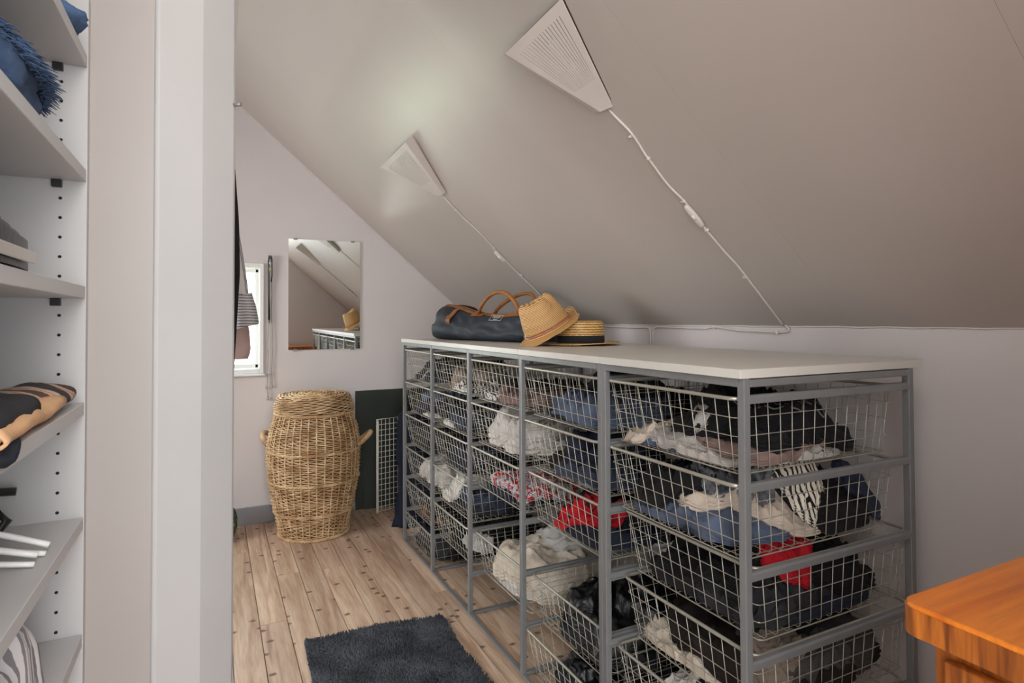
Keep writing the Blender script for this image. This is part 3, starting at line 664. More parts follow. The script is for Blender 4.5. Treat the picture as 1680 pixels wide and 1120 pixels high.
# ------------------------------------------------------------------ things leaning in the far corner
def leaning(name, x0, x1, h, t, yb, m, label, cat):
    th = math.atan2(YF-.004-t-yb, h) if yb < YF-.01-t else 0
    mb = MB().box(x0, x1, 0, t, 0, h); o = mb.build(name, m, org=(x0, 0, 0), bevel=.001, label=label, cat=cat)
    o.location = (x0, yb, t*math.sin(th)*0+.0005); o.rotation_euler.x = -th; return o
leaning('board', .779, 1.30, .722, .008, YF-.022, M['greenboard'], 'tall dark green board leaning on the far wall behind the wire grid', 'board')
leaning('board', .828, 1.25, .394, .006, YF-.036, M['greenboard'], 'lower dark green board with pale edge leaning before the taller one', 'board')
wg = empty('shelf_grid', (.885, 3.60, 0), 'white coated wire shelf panel standing upright by the dark boards', 'panel')
fr = MB(); A, B = Vector((.884, 3.606, 0)), Vector((1.10, 3.66, 0))
def wp(s, z, off=0): q = A.lerp(B, s); return (q.x-off*.2, q.y-off, z)
fr.tube([wp(0, .006), wp(0, .558), wp(1, .558), wp(1, .006)], .0075, 7, closed=True)
fr.tube([wp(0, .012, .03), wp(0, .552, .03)], .0085, 7); fr.tube([wp(0, .010, 0), wp(0, .010, .03)], .005, 6); fr.tube([wp(0, .554, 0), wp(0, .554, .03)], .005, 6)
fr.build('outer_frame', M['whitewire'], wg, smooth=True)
g = MB()
for i in range(1, 17): z = .558*i/17; g.tube([wp(0, z, .03), wp(0, z, 0), wp(1, z, 0)], .0022, 5)
for i in range(1, 8): g.tube([wp(i/8, .006), wp(i/8, .558)], .0022, 5)
g.build('wire_grid', M['whitewire'], wg, smooth=True, kind='stuff')
# navy garment bag slumped behind the frame end
vv = []; nz, nt2 = 26, 40
for i in range(nz):
    s = i/(nz-1); z = .002+.655*s; hw = .155*(1-.42*s**1.6); ht = .065*(1-.45*s)
    if s > .94: hw *= .8; ht *= .5
    cx = 1.065+.015*math.sin(s*5); cy = 3.31+.05*s
    for j in range(nt2):
        t = 2*PI*j/nt2; f_ = 1+.10*math.sin(5*t+s*7)+.05*math.sin(11*t-s*13)
        vv.append((cx+hw*f_*math.cos(t), cy+ht*f_*math.sin(t), z+.01*math.sin(3*t)*(1 if s > .9 else 0)))
gb = MB().grid(vv, nz, nt2, cv=True); c0 = len(gb.v)
gb.v += [tuple(np.mean(gb.v[(nz-1)*nt2:nz*nt2], axis=0)), tuple(np.mean(gb.v[:nt2], axis=0))]
gb.f += [((nz-1)*nt2+j, (nz-1)*nt2+(j+1) % nt2, c0) for j in range(nt2)]+[((j+1) % nt2, j, c0+1) for j in range(nt2)]
gbag = empty('garment_bag', (1.065, 3.31, 0), 'navy blue cloth bag slumped upright behind the far end of the frame', 'bag')
gb.build('bag_body', cloth('navy_bag_fabric', (32, 37, 52), .2), gbag, smooth=True)
MB().tube([(1.0, 3.33, .62), (.985, 3.34, .68), (1.03, 3.36, .70), (1.07, 3.36, .665)], .008, 7).build('strap', M['black'], gbag, smooth=True)

# ------------------------------------------------------------------ rug
rug = empty('shag_rug', (.55, 1.8, 0), 'charcoal chenille rug lying on the pine floor before the frames', 'rug')
def rq(s, t):   # s across, t towards the camera
    a = Vector((.294, 2.268)).lerp(Vector((.792, 2.226)), s); b = Vector((.272, 1.40)).lerp(Vector((.770, 1.36)), s); return a.lerp(b, t)
bk = MB(); cs = [rq(0, 0), rq(1, 0), rq(1, 1), rq(0, 1)]
bk.prism([(p.x, p.y) for p in cs], 2, .001, .009); bk.build('rug_backing', M['rugback'], rug, bevel=.002)
rn = np.random.RandomState(5); N = 26000
S = rn.rand(N); T = rn.rand(N)
p00, p10, p11, p01 = [np.array((c.x, c.y)) for c in cs]
XY = (p00*(1-S)[:, None]+p10*S[:, None])*(1-T)[:, None]+(p01*(1-S)[:, None]+p11*S[:, None])*T[:, None]
lean = np.stack([pn(XY[:, 0]*7, XY[:, 1]*7, 3), pn(XY[:, 0]*7, XY[:, 1]*7, 9)], 1)*.016+rn.randn(N, 2)*.004
hh = .013+.006*rn.rand(N); an = rn.rand(N)*2*PI; wd = .0022
d = np.stack([np.cos(an), np.sin(an)], 1)*wd; e = np.stack([-np.sin(an), np.cos(an)], 1)*wd
base = np.zeros((N, 3)); base[:, :2] = XY; base[:, 2] = .007
def lay(o2, z): q = base.copy(); q[:, :2] += o2; q[:, 2] += z; return q
r1 = [lay(d, 0), lay(e, 0), lay(-d-e, 0)]
r2v = [lay(d*1.1+lean*.6, hh*.7), lay(e*1.1+lean*.6, hh*.7), lay((-d-e)*1.0+lean*.6, hh*.7)]
tip = [lay(lean, hh)]
V = np.stack(r1+r2v+tip, 1).reshape(-1, 3); I = (np.arange(N)*7)[:, None]
quads = np.array([[0, 1, 4, 3], [1, 2, 5, 4], [2, 0, 3, 5]]); tris = np.array([[3, 4, 6], [4, 5, 6], [5, 3, 6]])
me = bpy.data.meshes.new('pile'); V[:, 0] -= .55; V[:, 1] -= 1.8
Q = (I[:, :, None]+quads[None]).reshape(-1, 4); Tt = (I[:, :, None]+tris[None]).reshape(-1, 3)
me.vertices.add(len(V)); me.vertices.foreach_set('co', V.ravel())
me.loops.add(Q.size+Tt.size); me.loops.foreach_set('vertex_index', np.concatenate([Q.ravel(), Tt.ravel()]))
me.polygons.add(len(Q)+len(Tt)); st = np.concatenate([np.arange(len(Q))*4, Q.size+np.arange(len(Tt))*3]); me.polygons.foreach_set('loop_start', st)
me.update(calc_edges=True); me.validate(); me.materials.append(M['rug']); me.shade_smooth()
link('pile', me, rug, kind='stuff')

# ------------------------------------------------------------------ ceiling lamps, cords, switches
def onc(s, y, off, x0):      # s metres down the slope from x0, off metres out from the ceiling
    c = 1/math.hypot(1, SL); x = x0+s*c; return Vector((x+nrm.x*off, y, cz(x0+s*c)+nrm.z*off))
def lamp(corners, yc, x0, ln, flare, label):
    # corners: near-wide, near-narrow, far-wide, far-narrow, each standing off the ceiling by a few centimetres
    root = empty('fan_lamp', tuple(onc(0, yc, 0, x0)), label, 'lamp', 'fan-shaped lamps on the sloping ceiling')
    mb = MB(); NS = 16; us = [0]
    for i in range(NS): c_ = .10+.80*(i+.5)/NS; us += [c_-.0055, c_+.0055]
    us.append(1); ts = [0, .09, .70, 1]; K = [Vector(c) for c in corners]
    def P(u, t): return (K[0]*(1-u)+K[2]*u)*(1-t)+(K[1]*(1-u)+K[3]*u)*t
    def hof(p): return (p-Vector((p.x, p.y, cz(p.x)))).dot(nrm)
    vv = [P(u, t) for u in us for t in ts]; f = []
    nt_ = len(ts)
    for i in range(len(us)-1):
        for j in range(nt_-1):
            if j == 1 and i % 2 == 1: continue
            f.append((i*nt_+j, i*nt_+j+1, (i+1)*nt_+j+1, (i+1)*nt_+j))
    mb.add(vv, f); o = mb.build('slotted_shade', M['shade'], root)
    so = o.modifiers.new('thickness', 'SOLIDIFY'); so.thickness = .0012; so.offset = 0
    for u, nm in ((0, 'near_flange'), (1, 'far_flange')):
        a, b = P(u, 0), P(u, 1); sg = (-1 if u == 0 else 1); fl = flare[u]
        a2 = a+Vector((0, sg*fl[0], 0))-nrm*(hof(a)-.002)*.96; b2 = b+Vector((0, sg*fl[1], 0))-nrm*(hof(b)-.002)*.96
        q = MB().add([a, b, b2, a2], [(0, 1, 2, 3)]).build(nm, M['shade'], root); s_ = q.modifiers.new('thickness', 'SOLIDIFY'); s_.thickness = .0012; s_.offset = 0
    # dark sheet painted as the shadow behind the slots, and bulb holder inside
    q4 = [(K[0], .02), (K[2], -.03), (K[3], -.006), (K[1], .006)]
    ff = [Vector((c.x-nrm.x*hof(c)*.96, c.y+o, c.z-nrm.z*hof(c)*.96)) for c, o in q4]; gg = [p-nrm*.0005 for p in ff]
    MB().add(ff+gg, [(0, 1, 2, 3), (7, 6, 5, 4), (0, 4, 5, 1), (1, 5, 6, 2), (2, 6, 7, 3), (3, 7, 4, 0)]).build('slot_shadow_sheet', M['plate'], root)
    MB().tube([onc(ln*.80, yc, .007, x0), onc(ln*.6, yc, .010, x0)], .006, 10).build('bulb_holder', M['cordw'], root, smooth=True)
    MB().tube([onc(ln*.6, yc, .010, x0), onc(ln*.5, yc, .012, x0), onc(ln*.35, yc, .014, x0), onc(ln*.25, yc, .014, x0), onc(ln*.22, yc, .014, x0)], .01, 10, rr=[.005, .008, .010, .009, .003]).build('bulb', M['trim'], root, smooth=True)
    return root
lamp([(.686, 1.1274, 1.8654), (.9041, 1.2398, 1.6937), (.6697, 1.3794, 1.8398), (.8921, 1.2762, 1.6908)], 1.262, .694, .290, ((-.04, -.008), (.080, .046)), 'nearer fan-shaped white slotted lamp on the sloping ceiling')
lamp([(.6697, 2.2806, 1.853), (.8869, 2.4488, 1.698), (.6701, 2.6765, 1.846), (.8833, 2.5097, 1.7011)], 2.490, .690, .288, ((.0, .0), (-.02, -.005)), 'farther, smaller-looking white fan lamp on the ceiling nearer the mirror')
def cord(name, pts, r, label, lamp_clip=()):
    root = empty(name, tuple(pts[0]), label, 'cable')
    MB().tube(pts, r, 6).build('cable', M['cordw'], root, smooth=True); return root
def runc(ys, x0=.90, x1=1.566, r=.003):
    n = len(ys)-1; P = []
    for i in range(n*6+1):
        t = i/(n*6); k = min(int(t*n), n-1); f_ = t*n-k; f_ = f_*f_*(3-2*f_); y = ys[k]*(1-f_)+ys[k+1]*f_; x = x0+(x1-x0)*t
        P.append(Vector((x+nrm.x*.004, y, cz(x)+nrm.z*.004)))
    return P
c1 = cord('lamp_cable', runc([1.268, 1.258, 1.270, 1.276, 1.266, 1.272, 1.270, 1.264, 1.268, 1.272, 1.276], x0=.915), .0034, 'white flex running down the slope from the nearer fan lamp')
c2 = cord('lamp_cable', runc([2.504, 2.512, 2.500, 2.514, 2.520, 2.512, 2.526, 2.520], x0=.905), .0032, 'white flex running down the slope from the farther fan lamp')
def clip(root, x, y):
    p = Vector((x+nrm.x*.004, y, cz(x)+nrm.z*.004)); o = MB().tube([p+Vector((0, -.008, 0)), p+Vector((0, .006, 0))], .0048, 6).build('clip', M['cordw'], root, smooth=True)
for x in (.985, 1.045, 1.165, 1.252, 1.40): clip(c1, x, 1.272)
for x in (.972, 1.16, 1.30): clip(c2, x, 2.512)
def switch(root, x, y, ln=.085):
    d = Vector((1, 0, -SL)).normalized(); p = Vector((x+nrm.x*.009, y, cz(x)+nrm.z*.009))
    mb = MB(); mb.tube([p-d*ln/2, p-d*ln*.42, p-d*ln*.2, p+d*ln*.2, p+d*ln*.42, p+d*ln/2], .01, 10, rr=[.005, .0095, .0115, .0115, .0095, .005], flat=.75)
    s = mb.build('inline_switch', M['cordw'], root, smooth=True)
    MB().tube([p+nrm*.006-d*.008+Vector((0, -.004, 0)), p+nrm*.006+d*.008+Vector((0, -.004, 0))], .0045, 8).build('switch_rocker', M['trim'], s, smooth=True, org=tuple(Vector(s.location)+Vector(root.location)))
switch(c1, 1.206, 1.268); switch(c2, 1.197, 2.521, .07)
# low cable along the eaves
ev = [(XW-.006, 2.52, cz(1.566)), (XW-.006, 2.50, 1.121)]+[(XW-.006, y, 1.126+.004*math.sin(y*9)-.006*max(0, math.sin((y-1.9)*5.2))) for y in np.linspace(2.45, 1.93, 12)]
ev += [(XW-.006, 1.912, 1.118), (XW-.006, 1.906, 1.10), (XW-.006, 1.905, .98)]
eu = [(XW-.006, 1.890, .98), (XW-.006, 1.892, 1.10), (XW-.006, 1.884, 1.116), (XW-.006, 1.86, 1.124), (XW-.006, 1.6, 1.120), (XW-.006, 1.56, 1.127), (XW-.006, 1.45, 1.115), (XW-.006, 1.30, 1.112), (XW-.006, 1.262, 1.114), (XW-.006, 1.258, 1.124), (XW-.008, 1.27, 1.134)]
cord('eaves_cable', ev, .0034, 'white cable along the eaves from behind the hats to the drop')
e2 = cord('eaves_cable', eu, .0034, 'white cable along the eaves from the drop to the nearer flex')
for y, z in ((1.56, 1.127), (1.30, 1.112)): MB().box(XW-.011, XW, y-.004, y+.004, z-.006, z+.006).build('clip', M['cordw'], e2, bevel=.001)

# ------------------------------------------------------------------ weekend bag
ZB = 1.0585
bag = empty('weekend_bag', (1.10, 2.52, ZB), 'navy canvas weekend bag with tan leather handles lying on the frame', 'bag')
b0 = Vector((1.075, 2.935, ZB)); b1_ = Vector((1.262, 2.14, ZB)); ax = (b1_-b0).normalized(); sd = Vector((ax.y, -ax.x, 0)).normalized()
if sd.x > 0: sd = -sd            # sd points to the front edge (-x)
BL = (b1_-b0).length
def bp(s, a, r=0):   # s 0..1 along, a angle in the section
    e_ = min(s, 1-s); end = min(1, (e_/.085)) ; end = math.sqrt(max(0, 1-(1-end)**2)) if e_ < .085 else 1
    q_ = min(1, max(0, (s-.10)/.32)); q_ = q_*q_*(3-2*q_); hh = (.170-.052*q_)*(.78+.22*end)
    if s > .8: hh += .0
    hw = .112*(.45+.55*end)
    ca, sa = math.cos(a), math.sin(a)
    n_ = 3.4; rr = (abs(ca)**n_+abs(sa)**n_)**(-1/n_)
    v = (sa*rr+1)/2
    x = ca*rr*hw*(1-.38*max(0, v-.25))+r*ca
    wr = .010*float(pn(s*5, a*1.1, 3))+.008*(1-abs(float(pn(s*7+a*1.3, a*1.7-s*3, 8)))*2.2)
    x += wr*(1 if abs(ca) > .3 else .2)
    z = v*hh+(.004*math.sin(14*s+a*2) if v > .3 else 0)+r*sa
    off = .0 if s > .05 else (.05-s)*.0
    return b0+ax*(s*BL+.045*(v-.3)*(1 if s < .5 else -1)*max(0, 1-e_/.10))+sd*x+Vector((0, 0, max(z, .0)))
ns_, na = 54, 44; vv = [bp(s, 2*PI*j/na) for s in np.linspace(0.001, .999, ns_) for j in range(na)]
mb = MB().grid(vv, ns_, na, cv=True); c0 = len(mb.v); mb.v += [tuple(np.mean(mb.v[:na], axis=0)), tuple(np.mean(mb.v[(ns_-1)*na:ns_*na], axis=0))]
mb.f += [((j+1) % na, j, c0) for j in range(na)]+[((ns_-1)*na+j, (ns_-1)*na+(j+1) % na, c0+1) for j in range(na)]
mb.build('bag_body', M['canvas'], bag, smooth=True)
def strip(name, m, path, wid, th=.003, par=bag):
    """path: list of (s, angle, lift); ribbon of given width along the bag axis or around the section"""
    P = [bp(s, a, l) for s, a, l in path]; mb = MB(); vs = []
    for i, p in enumerate(P):
        d = (P[min(i+1, len(P)-1)]-P[max(i-1, 0)]).normalized()
        s, a, l = path[i]; nout = (bp(s, a, .02)-bp(s, a, 0)).normalized(); sidev = d.cross(nout).normalized()
        for q, h in ((-1, 0), (1, 0), (1, 1), (-1, 1)): vs.append(p+sidev*wid/2*q+nout*th*h)
    mb.grid(vs, len(P), 4, cv=True); mb.f += [(0, 1, 2, 3), tuple((len(P)-1)*4+k for k in (3, 2, 1, 0))]
    return mb.build(name, m, par, smooth=False, bevel=.0008)
FA = 0.0  # section angle facing the front edge
strip('leather_trim', M['leather'], [(s, 1.12+.14*math.sin(s*6), .003) for s in np.linspace(.06, .96, 30)], .022)
strip('leather_trim', M['leather'], [(s, 2.02, .003) for s in np.linspace(.06, .96, 30)], .022)
strip('zip', mat('metal_zip', (150, 140, 128), .4, .7), [(s, 1.55, .004) for s in np.linspace(.07, .95, 30)], .014, .0035)
for s0 in (.235, .96): 
    strip('buckle_strap', M['leather'], [(s0-.002*k, a, .004) for k, a in enumerate(np.linspace(1.08, .05, 9))], .034)
    strip('buckle', M['leather'], [(s0-.006, .50, .008), (s0-.007, .38, .008)], .042, .004)
for a_, nm in ((1.0, 'handle'), (2.1, 'handle')):
    P0 = bp(.44, a_, .002); P1 = bp(.80, a_, .002); pts = []
    tilt = sd*(.02 if a_ < 1.5 else -.03)
    for t in np.linspace(0, 1, 22):
        base_ = P0.lerp(P1, t); pts.append(base_+Vector((0, 0, .100*math.sin(PI*t)**.62))+ax*(.035*math.sin(PI*t))*(1 if a_ < 1.5 else 1.3)+tilt*math.sin(PI*t))
    MB().tube(pts, .0088, 8).build(nm, M['leather'], bag, smooth=True)
    for s_ in (.44, .80): strip('handle_tab', M['leather'], [(s_+q, a_-.03, .004) for q in (-.05, -.02, .02, .05)], .026)
# printed label: outlined box with two lines of lettering
s_l, a_l = .655, .72
pc = bp(s_l, a_l, .003); du_ = (bp(s_l+.05, a_l, .003)-bp(s_l-.05, a_l, .003)).normalized(); nv = (bp(s_l, a_l, .03)-bp(s_l, a_l, 0)).normalized(); dv_ = nv.cross(du_).normalized()
if dv_.z < 0: dv_ = -dv_
lab = MB(); LW, LH = .040, .0155
pc = pc+nv*.004
for (x0_, x1_, y0_, y1_) in ((-LW, LW, LH-.0016, LH), (-LW, LW, -LH, -LH+.0016), (-LW, -LW+.0016, -LH, LH), (LW-.0016, LW, -LH, LH)):
    lab.add([pc+du_*x+dv_*y+nv*h for h in (0, .0006) for x, y in ((x0_, y0_), (x1_, y0_), (x1_, y1_), (x0_, y1_))], [(0, 1, 2, 3), (4, 5, 6, 7), (0, 1, 5, 4), (1, 2, 6, 5), (2, 3, 7, 6), (3, 0, 4, 7)])
lab.build('label_outline', M['outline'], bag)
def text(txt, size, center, dx, dy, dz_, parent, m, name):
    cu = bpy.data.curves.new(name, 'FONT'); cu.body = txt; cu.size = size; cu.align_x = 'CENTER'; cu.align_y = 'CENTER'; cu.extrude = .0003
    to = bpy.data.objects.new(name, cu); C.objects.link(to); dg = bpy.context.evaluated_depsgraph_get(); me = bpy.data.meshes.new_from_object(to.evaluated_get(dg)); bpy.data.objects.remove(to)
    mt = Matrix((dx, dy, dz_)).transposed(); me.transform(mt.to_4x4()); me.materials.clear(); me.materials.append(m)
    o = link(name, me, parent, tuple(Vector(center)-Vector(parent.location))); return o
text('VINGA', .0185, pc+dv_*.0035+nv*.0004, du_, dv_, nv, bag, M['outline'], 'label_lettering')
text('SWEDEN', .0075, pc-dv_*.0090+nv*.0004, du_, dv_, nv, bag, M['outline'], 'label_lettering')
bk_ = bag.children

# ------------------------------------------------------------------ straw hats
def lathe(mb, prof_, n=64, fx=None):
    vv = []
    for r, z in prof_:
        for j in range(n):
            t = 2*PI*j/n; p = [r*math.cos(t), r*math.sin(t), z]
            if fx: p = fx(p, t, r, z)
            vv.append(p)
    mb.grid(vv, len(prof_), n, cv=True); return mb
def hat_obj(mb, name, m, root, solid=.0025):
    me = mb.mesh(name, m, True); o = link(name, me, root)
    if solid: s = o.modifiers.new('thickness', 'SOLIDIFY'); s.thickness = solid; s.offset = 0
    return o
bo = empty('boater_hat', (1.25, 1.93, ZB+.003), 'flat-topped straw boater with a black band lying on the frame top', 'hat')
def steps(z0, z1, r0, r1, n, a=.0011):
    out = []
    for i in range(n):
        for q in (0, .25, .5, .75): t = (i+q)/n; out.append((r0+(r1-r0)*t+a*math.sin(PI*q), z0+(z1-z0)*t))
    return out
cr = steps(.004, .080, .088, .086, 9)+[(.084, .0835), (.078, .086)]+[(.076-.0075*i/1, .0865+.0006*(i % 2)) for i in range(10)]+[(.0005, .087)]
hat_obj(lathe(MB(), cr), 'crown', M['straw2'], bo)
def brimfx(p, t, r, z): 
    q = (r-.088)/.06; return [p[0], p[1], max(p[2]+.006*q*q*(math.cos(t+.5)*.8+.2*math.sin(3*t)), .001)]
hat_obj(lathe(MB(), [(.088, .003)]+[(.089+.006*i/1, .003+.0007*(i % 2)) for i in range(1, 10)]+[(.148, .003)], fx=brimfx), 'brim', M['straw2'], bo)
hat_obj(lathe(MB(), [(.0885, .005), (.0905, .006), (.0905, .032), (.0885, .033)]), 'hat_band', M['rubber'], bo, .001)
fe = empty('fedora_hat', (0, 0, 0), 'tan straw fedora with a thin braided band propped against the boater', 'hat')
right = Vector((math.cos(YAW), -math.sin(YAW), 0)); fwd_ = Vector((math.sin(YAW), math.cos(YAW), 0))
# local frame: x right, y away, z crown axis; rolled so the right side rests on the boater, nodded to the viewer
rot = Matrix((right, fwd_, Vector((0, 0, 1)))).transposed() @ Matrix.Rotation(math.radians(-28), 3, 'Y') @ Matrix.Rotation(math.radians(11), 3, 'X')
fe.rotation_euler = rot.to_euler()
def crfx(p, t, r, z):
    k = max(0, (z-.045)/.075); s = 1-.20*k*abs(math.cos(t))**2*0-.0
    x = p[0]*(1+.10*(1-k)); y = p[1]*(.92-.10*k)
    # front pinch (towards +x / viewer) and top dent along the crown
    pin = .020*k*math.exp(-((math.sin(t)-(-.55))/.28)**2)*(1 if math.cos(t) > -.2 else 0)
    x -= math.cos(t)*pin; y -= math.sin(t)*pin
    z2 = z+.006*math.cos(2*t)*k
    if r < .05: z2 -= .014*math.exp(-(y/.022)**2)*(1-r/.06)
    return [x, y, z2]
cf = steps(.0, .100, .083, .066, 22, .0009)+[(.0635, .108), (.058, .1145), (.050, .118), (.040, .1195), (.028, .1195), (.014, .119), (.001, .119)]
hat_obj(lathe(MB(), cf, fx=crfx), 'crown', M['straw'], fe)
def bfx(p, t, r, z):
    q = max(0, (r-.08)/.045); upr = max(0, math.cos(t-.35)); x = p[0]*(1.10 if r < .09 else 1.06); y = p[1]*(.93+.02*q)
    z2 = -.006*q+.034*q*q*upr**6-.010*q*max(0, -math.cos(t))
    if upr > .8: x -= .010*q*q
    return [x, y, z2]
hat_obj(lathe(MB(), [(.0825, 0)]+[(.083+.00416*i, 0) for i in range(11)], fx=bfx), 'brim', M['strawb'], fe)
for zz_, rr_ in ((.010, .0855), (.016, .0848)):
    mb = MB(); mb.tube([(rr_*1.10*math.cos(t), rr_*.925*math.sin(t), zz_) for t in np.linspace(0, 2*PI, 72, endpoint=False)], .0024, 6, closed=True)
    hat_obj(mb, 'hat_band', M['rope'] if zz_ < .012 else M['leather'], fe, 0)
hat_obj(MB().tube([(-.078, -.055, .003), (-.092, -.058, .020), (-.088, -.062, .032)], .0012, 5), 'white_thread', M['trim'], fe, 0)
fe.location = Vector((1.12, 1.95, ZB+.062))

# ------------------------------------------------------------------ left shelf unit and wardrobe corner
SX = -.190; SY = 1.205
un = empty('shelf_unit', (-.36, .8, 0), 'white open shelf unit with drilled side panel at the left', 'shelf unit')
MB().box(-.56, SX, SY, SY+.018, 0, 2.1).build('side_panel', M['mela'], un)
MB().box(-.56, SX, .38, .398, 0, 2.1).build('side_panel', M['mela'], un, bevel=.0012)
MB().box(-.575, -.56, .38, SY+.018, 0, 2.1).build('back_panel', M['mela'], un)
shz = [1.577+.0, 1.3855, 1.192, 1.0, .8115, .621, .43, .24, .05, 1.77, 1.96, 2.08]
for z in shz:
    MB().box(-.558, SX-.001, .399, SY-.001, z, z+.020).build('shelf', M['mela'], un, bevel=.0012)
    MB().box(SX-.047, SX-.033, SY-.009, SY-.0005, z-.0125, z-.0002).build('shelf_peg', M['black'], un, bevel=.001)
hm = MB().prism([(.0026*math.cos(a), .0026*math.sin(a)) for a in np.linspace(0, 2*PI, 10, endpoint=False)], 1, -.0004, .0001).mesh('peg_hole', M['hole'])
z = .30
k = 0
while z < 2.0:
    if not any(-.014 < z-s < .024 for s in shz): link('peg_hole', hm, un, (SX-.036+.36, SY-.0002-.8, z))
    z += .032
# wardrobe corner: narrow filler plus a turned broad panel
wa = empty('wardrobe', (-.2, 1.5, 0), 'tall white wardrobe end with a turned corner panel beside the shelf unit', 'wardrobe')
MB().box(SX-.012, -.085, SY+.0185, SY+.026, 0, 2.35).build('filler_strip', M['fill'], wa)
cp = [(-.0965, SY+.030), (-.0965, SY+.016), (-.090, SY+.0135), (-.02, SY+.050), (.0335, SY+.105), (.0365, SY+.112), (.0365, 1.66), (-.56, 1.66), (-.56, SY+.03)]
MB().prism(cp, 2, 0, 2.35).build('corner_panel', M['mela'], wa, bevel=.006)
MB().tube([(.031, SY+.108, 1.585), (.046, SY+.098, 1.585)], .0035, 8).build('hinge_pin', M['steel'], wa, smooth=True)

# ------------------------------------------------------------------ things on the shelves
def blob(name, m, c, r, label, cat, amp=.25, seed=1, n=(20, 30), group=None, rotz=0, parent=None, fl=2):
    vv = []
    for i in range(n[0]):
        a = PI*(i+.5)/n[0]-PI/2
        for j in range(n[1]):
            t = 2*PI*j/n[1]; k_ = 1+amp*float(pn(math.cos(t)*1.7+a*1.3+seed, math.sin(t)*1.7+seed, seed))+amp*.4*float(pn(math.cos(t)*5+a*4, math.sin(t)*5+a*2, seed+1))
            x = r[0]*math.cos(a)*math.cos(t)*k_; y = r[1]*math.cos(a)*math.sin(t)*k_; z_ = r[2]*math.sin(a)*k_
            ca, sa = math.cos(rotz), math.sin(rotz); vv.append((c[0]+x*ca-y*sa, c[1]+x*sa+y*ca, max(c[2]+z_, c[2]-r[2]*.85)))
    mb = MB().grid(vv, n[0], n[1], cv=True); c0 = len(mb.v); mb.v += [tuple(np.mean(mb.v[:n[1]], axis=0)), tuple(np.mean(mb.v[-n[1]:], axis=0))]
    mb.f += [(c0, (j+1) % n[1], j) for j in range(n[1])]+[(c0+1, (n[0]-1)*n[1]+j, (n[0]-1)*n[1]+(j+1) % n[1]) for j in range(n[1])]
    return mb.build(name, m, parent, smooth=True, label=label, cat=cat, group=group)
SZ = lambda k: shz[k]+.0205
blob('mitten', CL['blue'], (-.215, 1.115, SZ(0)+.018), (.035, .055, .020), 'blue woollen mitten on the topmost visible shelf', 'mitten', seed=4, rotz=.15)
# blue shaggy scarf hanging over the second shelf edge
sc_ = empty('shaggy_scarf', (-.24, .86, SZ(1)), 'blue shaggy wool scarf heaped on the second shelf from the top', 'scarf')
blob('scarf_core', CL['blue'], (-.245, .86, SZ(1)+.036), (.055, .165, .040), None, None, seed=9, parent=sc_)
r_ = random.Random(11); mb = MB()
for i in range(4200):
    a = r_.uniform(0, 2*PI); b_ = r_.uniform(.05, PI/2); k_ = 1+.1*r_.random()
    dn = Vector((math.cos(b_)*math.cos(a), math.cos(b_)*math.sin(a), math.sin(b_)))
    p = Vector((-.245+.055*dn.x*k_, .86+.165*dn.y*k_, SZ(1)+.032+.040*dn.z*k_)); ln = r_.uniform(.006, .018)
    q = p+Vector((dn.x*ln+r_.uniform(-.006, .006), dn.y*ln*.8+r_.uniform(.0, .012), dn.z*ln*.5-.004))
    q.z = max(q.z, SZ(1)+.001) if q.x < SX else max(q.z, SZ(1)-.006)
    mb.tube([p, (p+q)/2+Vector((0, 0, .003)), q], .002, 3, rr=[.0014, .0011, .0004])
mb.build('wool_tufts', CL['blue'], sc_, smooth=True, kind='stuff')
# black coiled belt with steel buckle plate
bl = empty('coiled_belt', (-.27, .83, SZ(2)), 'black leather belt coiled on the third shelf with a steel buckle', 'belt')
mb = MB(); pts = []; hs = []
for i in range(260):
    q = i/260; t = q*2*PI*4.6; r = .018+.032*q; hs.append(.031-.015*q)
    pts.append((-.226+r*.70*math.copysign(abs(math.cos(t))**.7, math.cos(t)), .790+(.085*q+r+.02)*math.copysign(abs(math.sin(t))**.85, math.sin(t)), SZ(2)+.0012+hs[-1]))
vv = []
for i, p in enumerate(pts):
    d_ = Vector((p[0]+.226, (p[1]-.790)*.5, 0)).normalized()
    for dz, dr in ((-1, 0), (1, -.001), (1, .0022), (-1, .003)): vv.append((p[0]+d_.x*dr, p[1]+d_.y*dr, p[2]+dz*hs[i]))
mb.grid(vv, len(pts), 4, cv=True); mb.build('belt_strap', mat('black_leather', (20, 18, 18), .4, bump=.2, bscale=150, spec=.4), bl)
MB().box(-.1890, -.1855, .72, .872, SZ(2)+.008, SZ(2)+.022).build('buckle_plate', mat('brushed_steel_plate', (190, 184, 174), .3, .9), bl, bevel=.003)
# folded scarves on the fourth shelf
def rollcloth(name, m, cx, y0, y1, r, zb, label, cat, seed=1, open_=True, hx=1.6, thick=.0035, turns=1.35, rot=0, group=None):
    """a cloth folded over itself: swept spiral profile in x-z... the fold opening faces the far end"""
    vv = []; nu, nv_ = 44, 16
    ca, sa = math.cos(rot), math.sin(rot); ym = (y0+y1)/2
    for i in range(nu):
        t = i/(nu-1)*2*PI*turns-PI*.5; rr = r*(1-.16*i/(nu-1))
        for j in range(nv_):
            s = j/(nv_-1); y = y0+(y1-y0)*s; k_ = 1+.16*float(pn(y*22+seed, t*.9, seed))-.35*(s > .0)*max(0, .25-s)
            x = rr*hx*math.cos(t)*k_; z_ = zb+max(.0018, rr*(1+math.sin(t))*k_*.92)+.001
            X, Y = x, y-ym; vv.append((cx+X*ca-Y*sa, ym+X*sa+Y*ca, z_))
    o = MB().grid(vv, nu, nv_).build(name, m, smooth=True, label=label, cat=cat, group=group)
    s_ = o.modifiers.new('thickness', 'SOLIDIFY'); s_.thickness = thick; s_.offset = 0
    return o
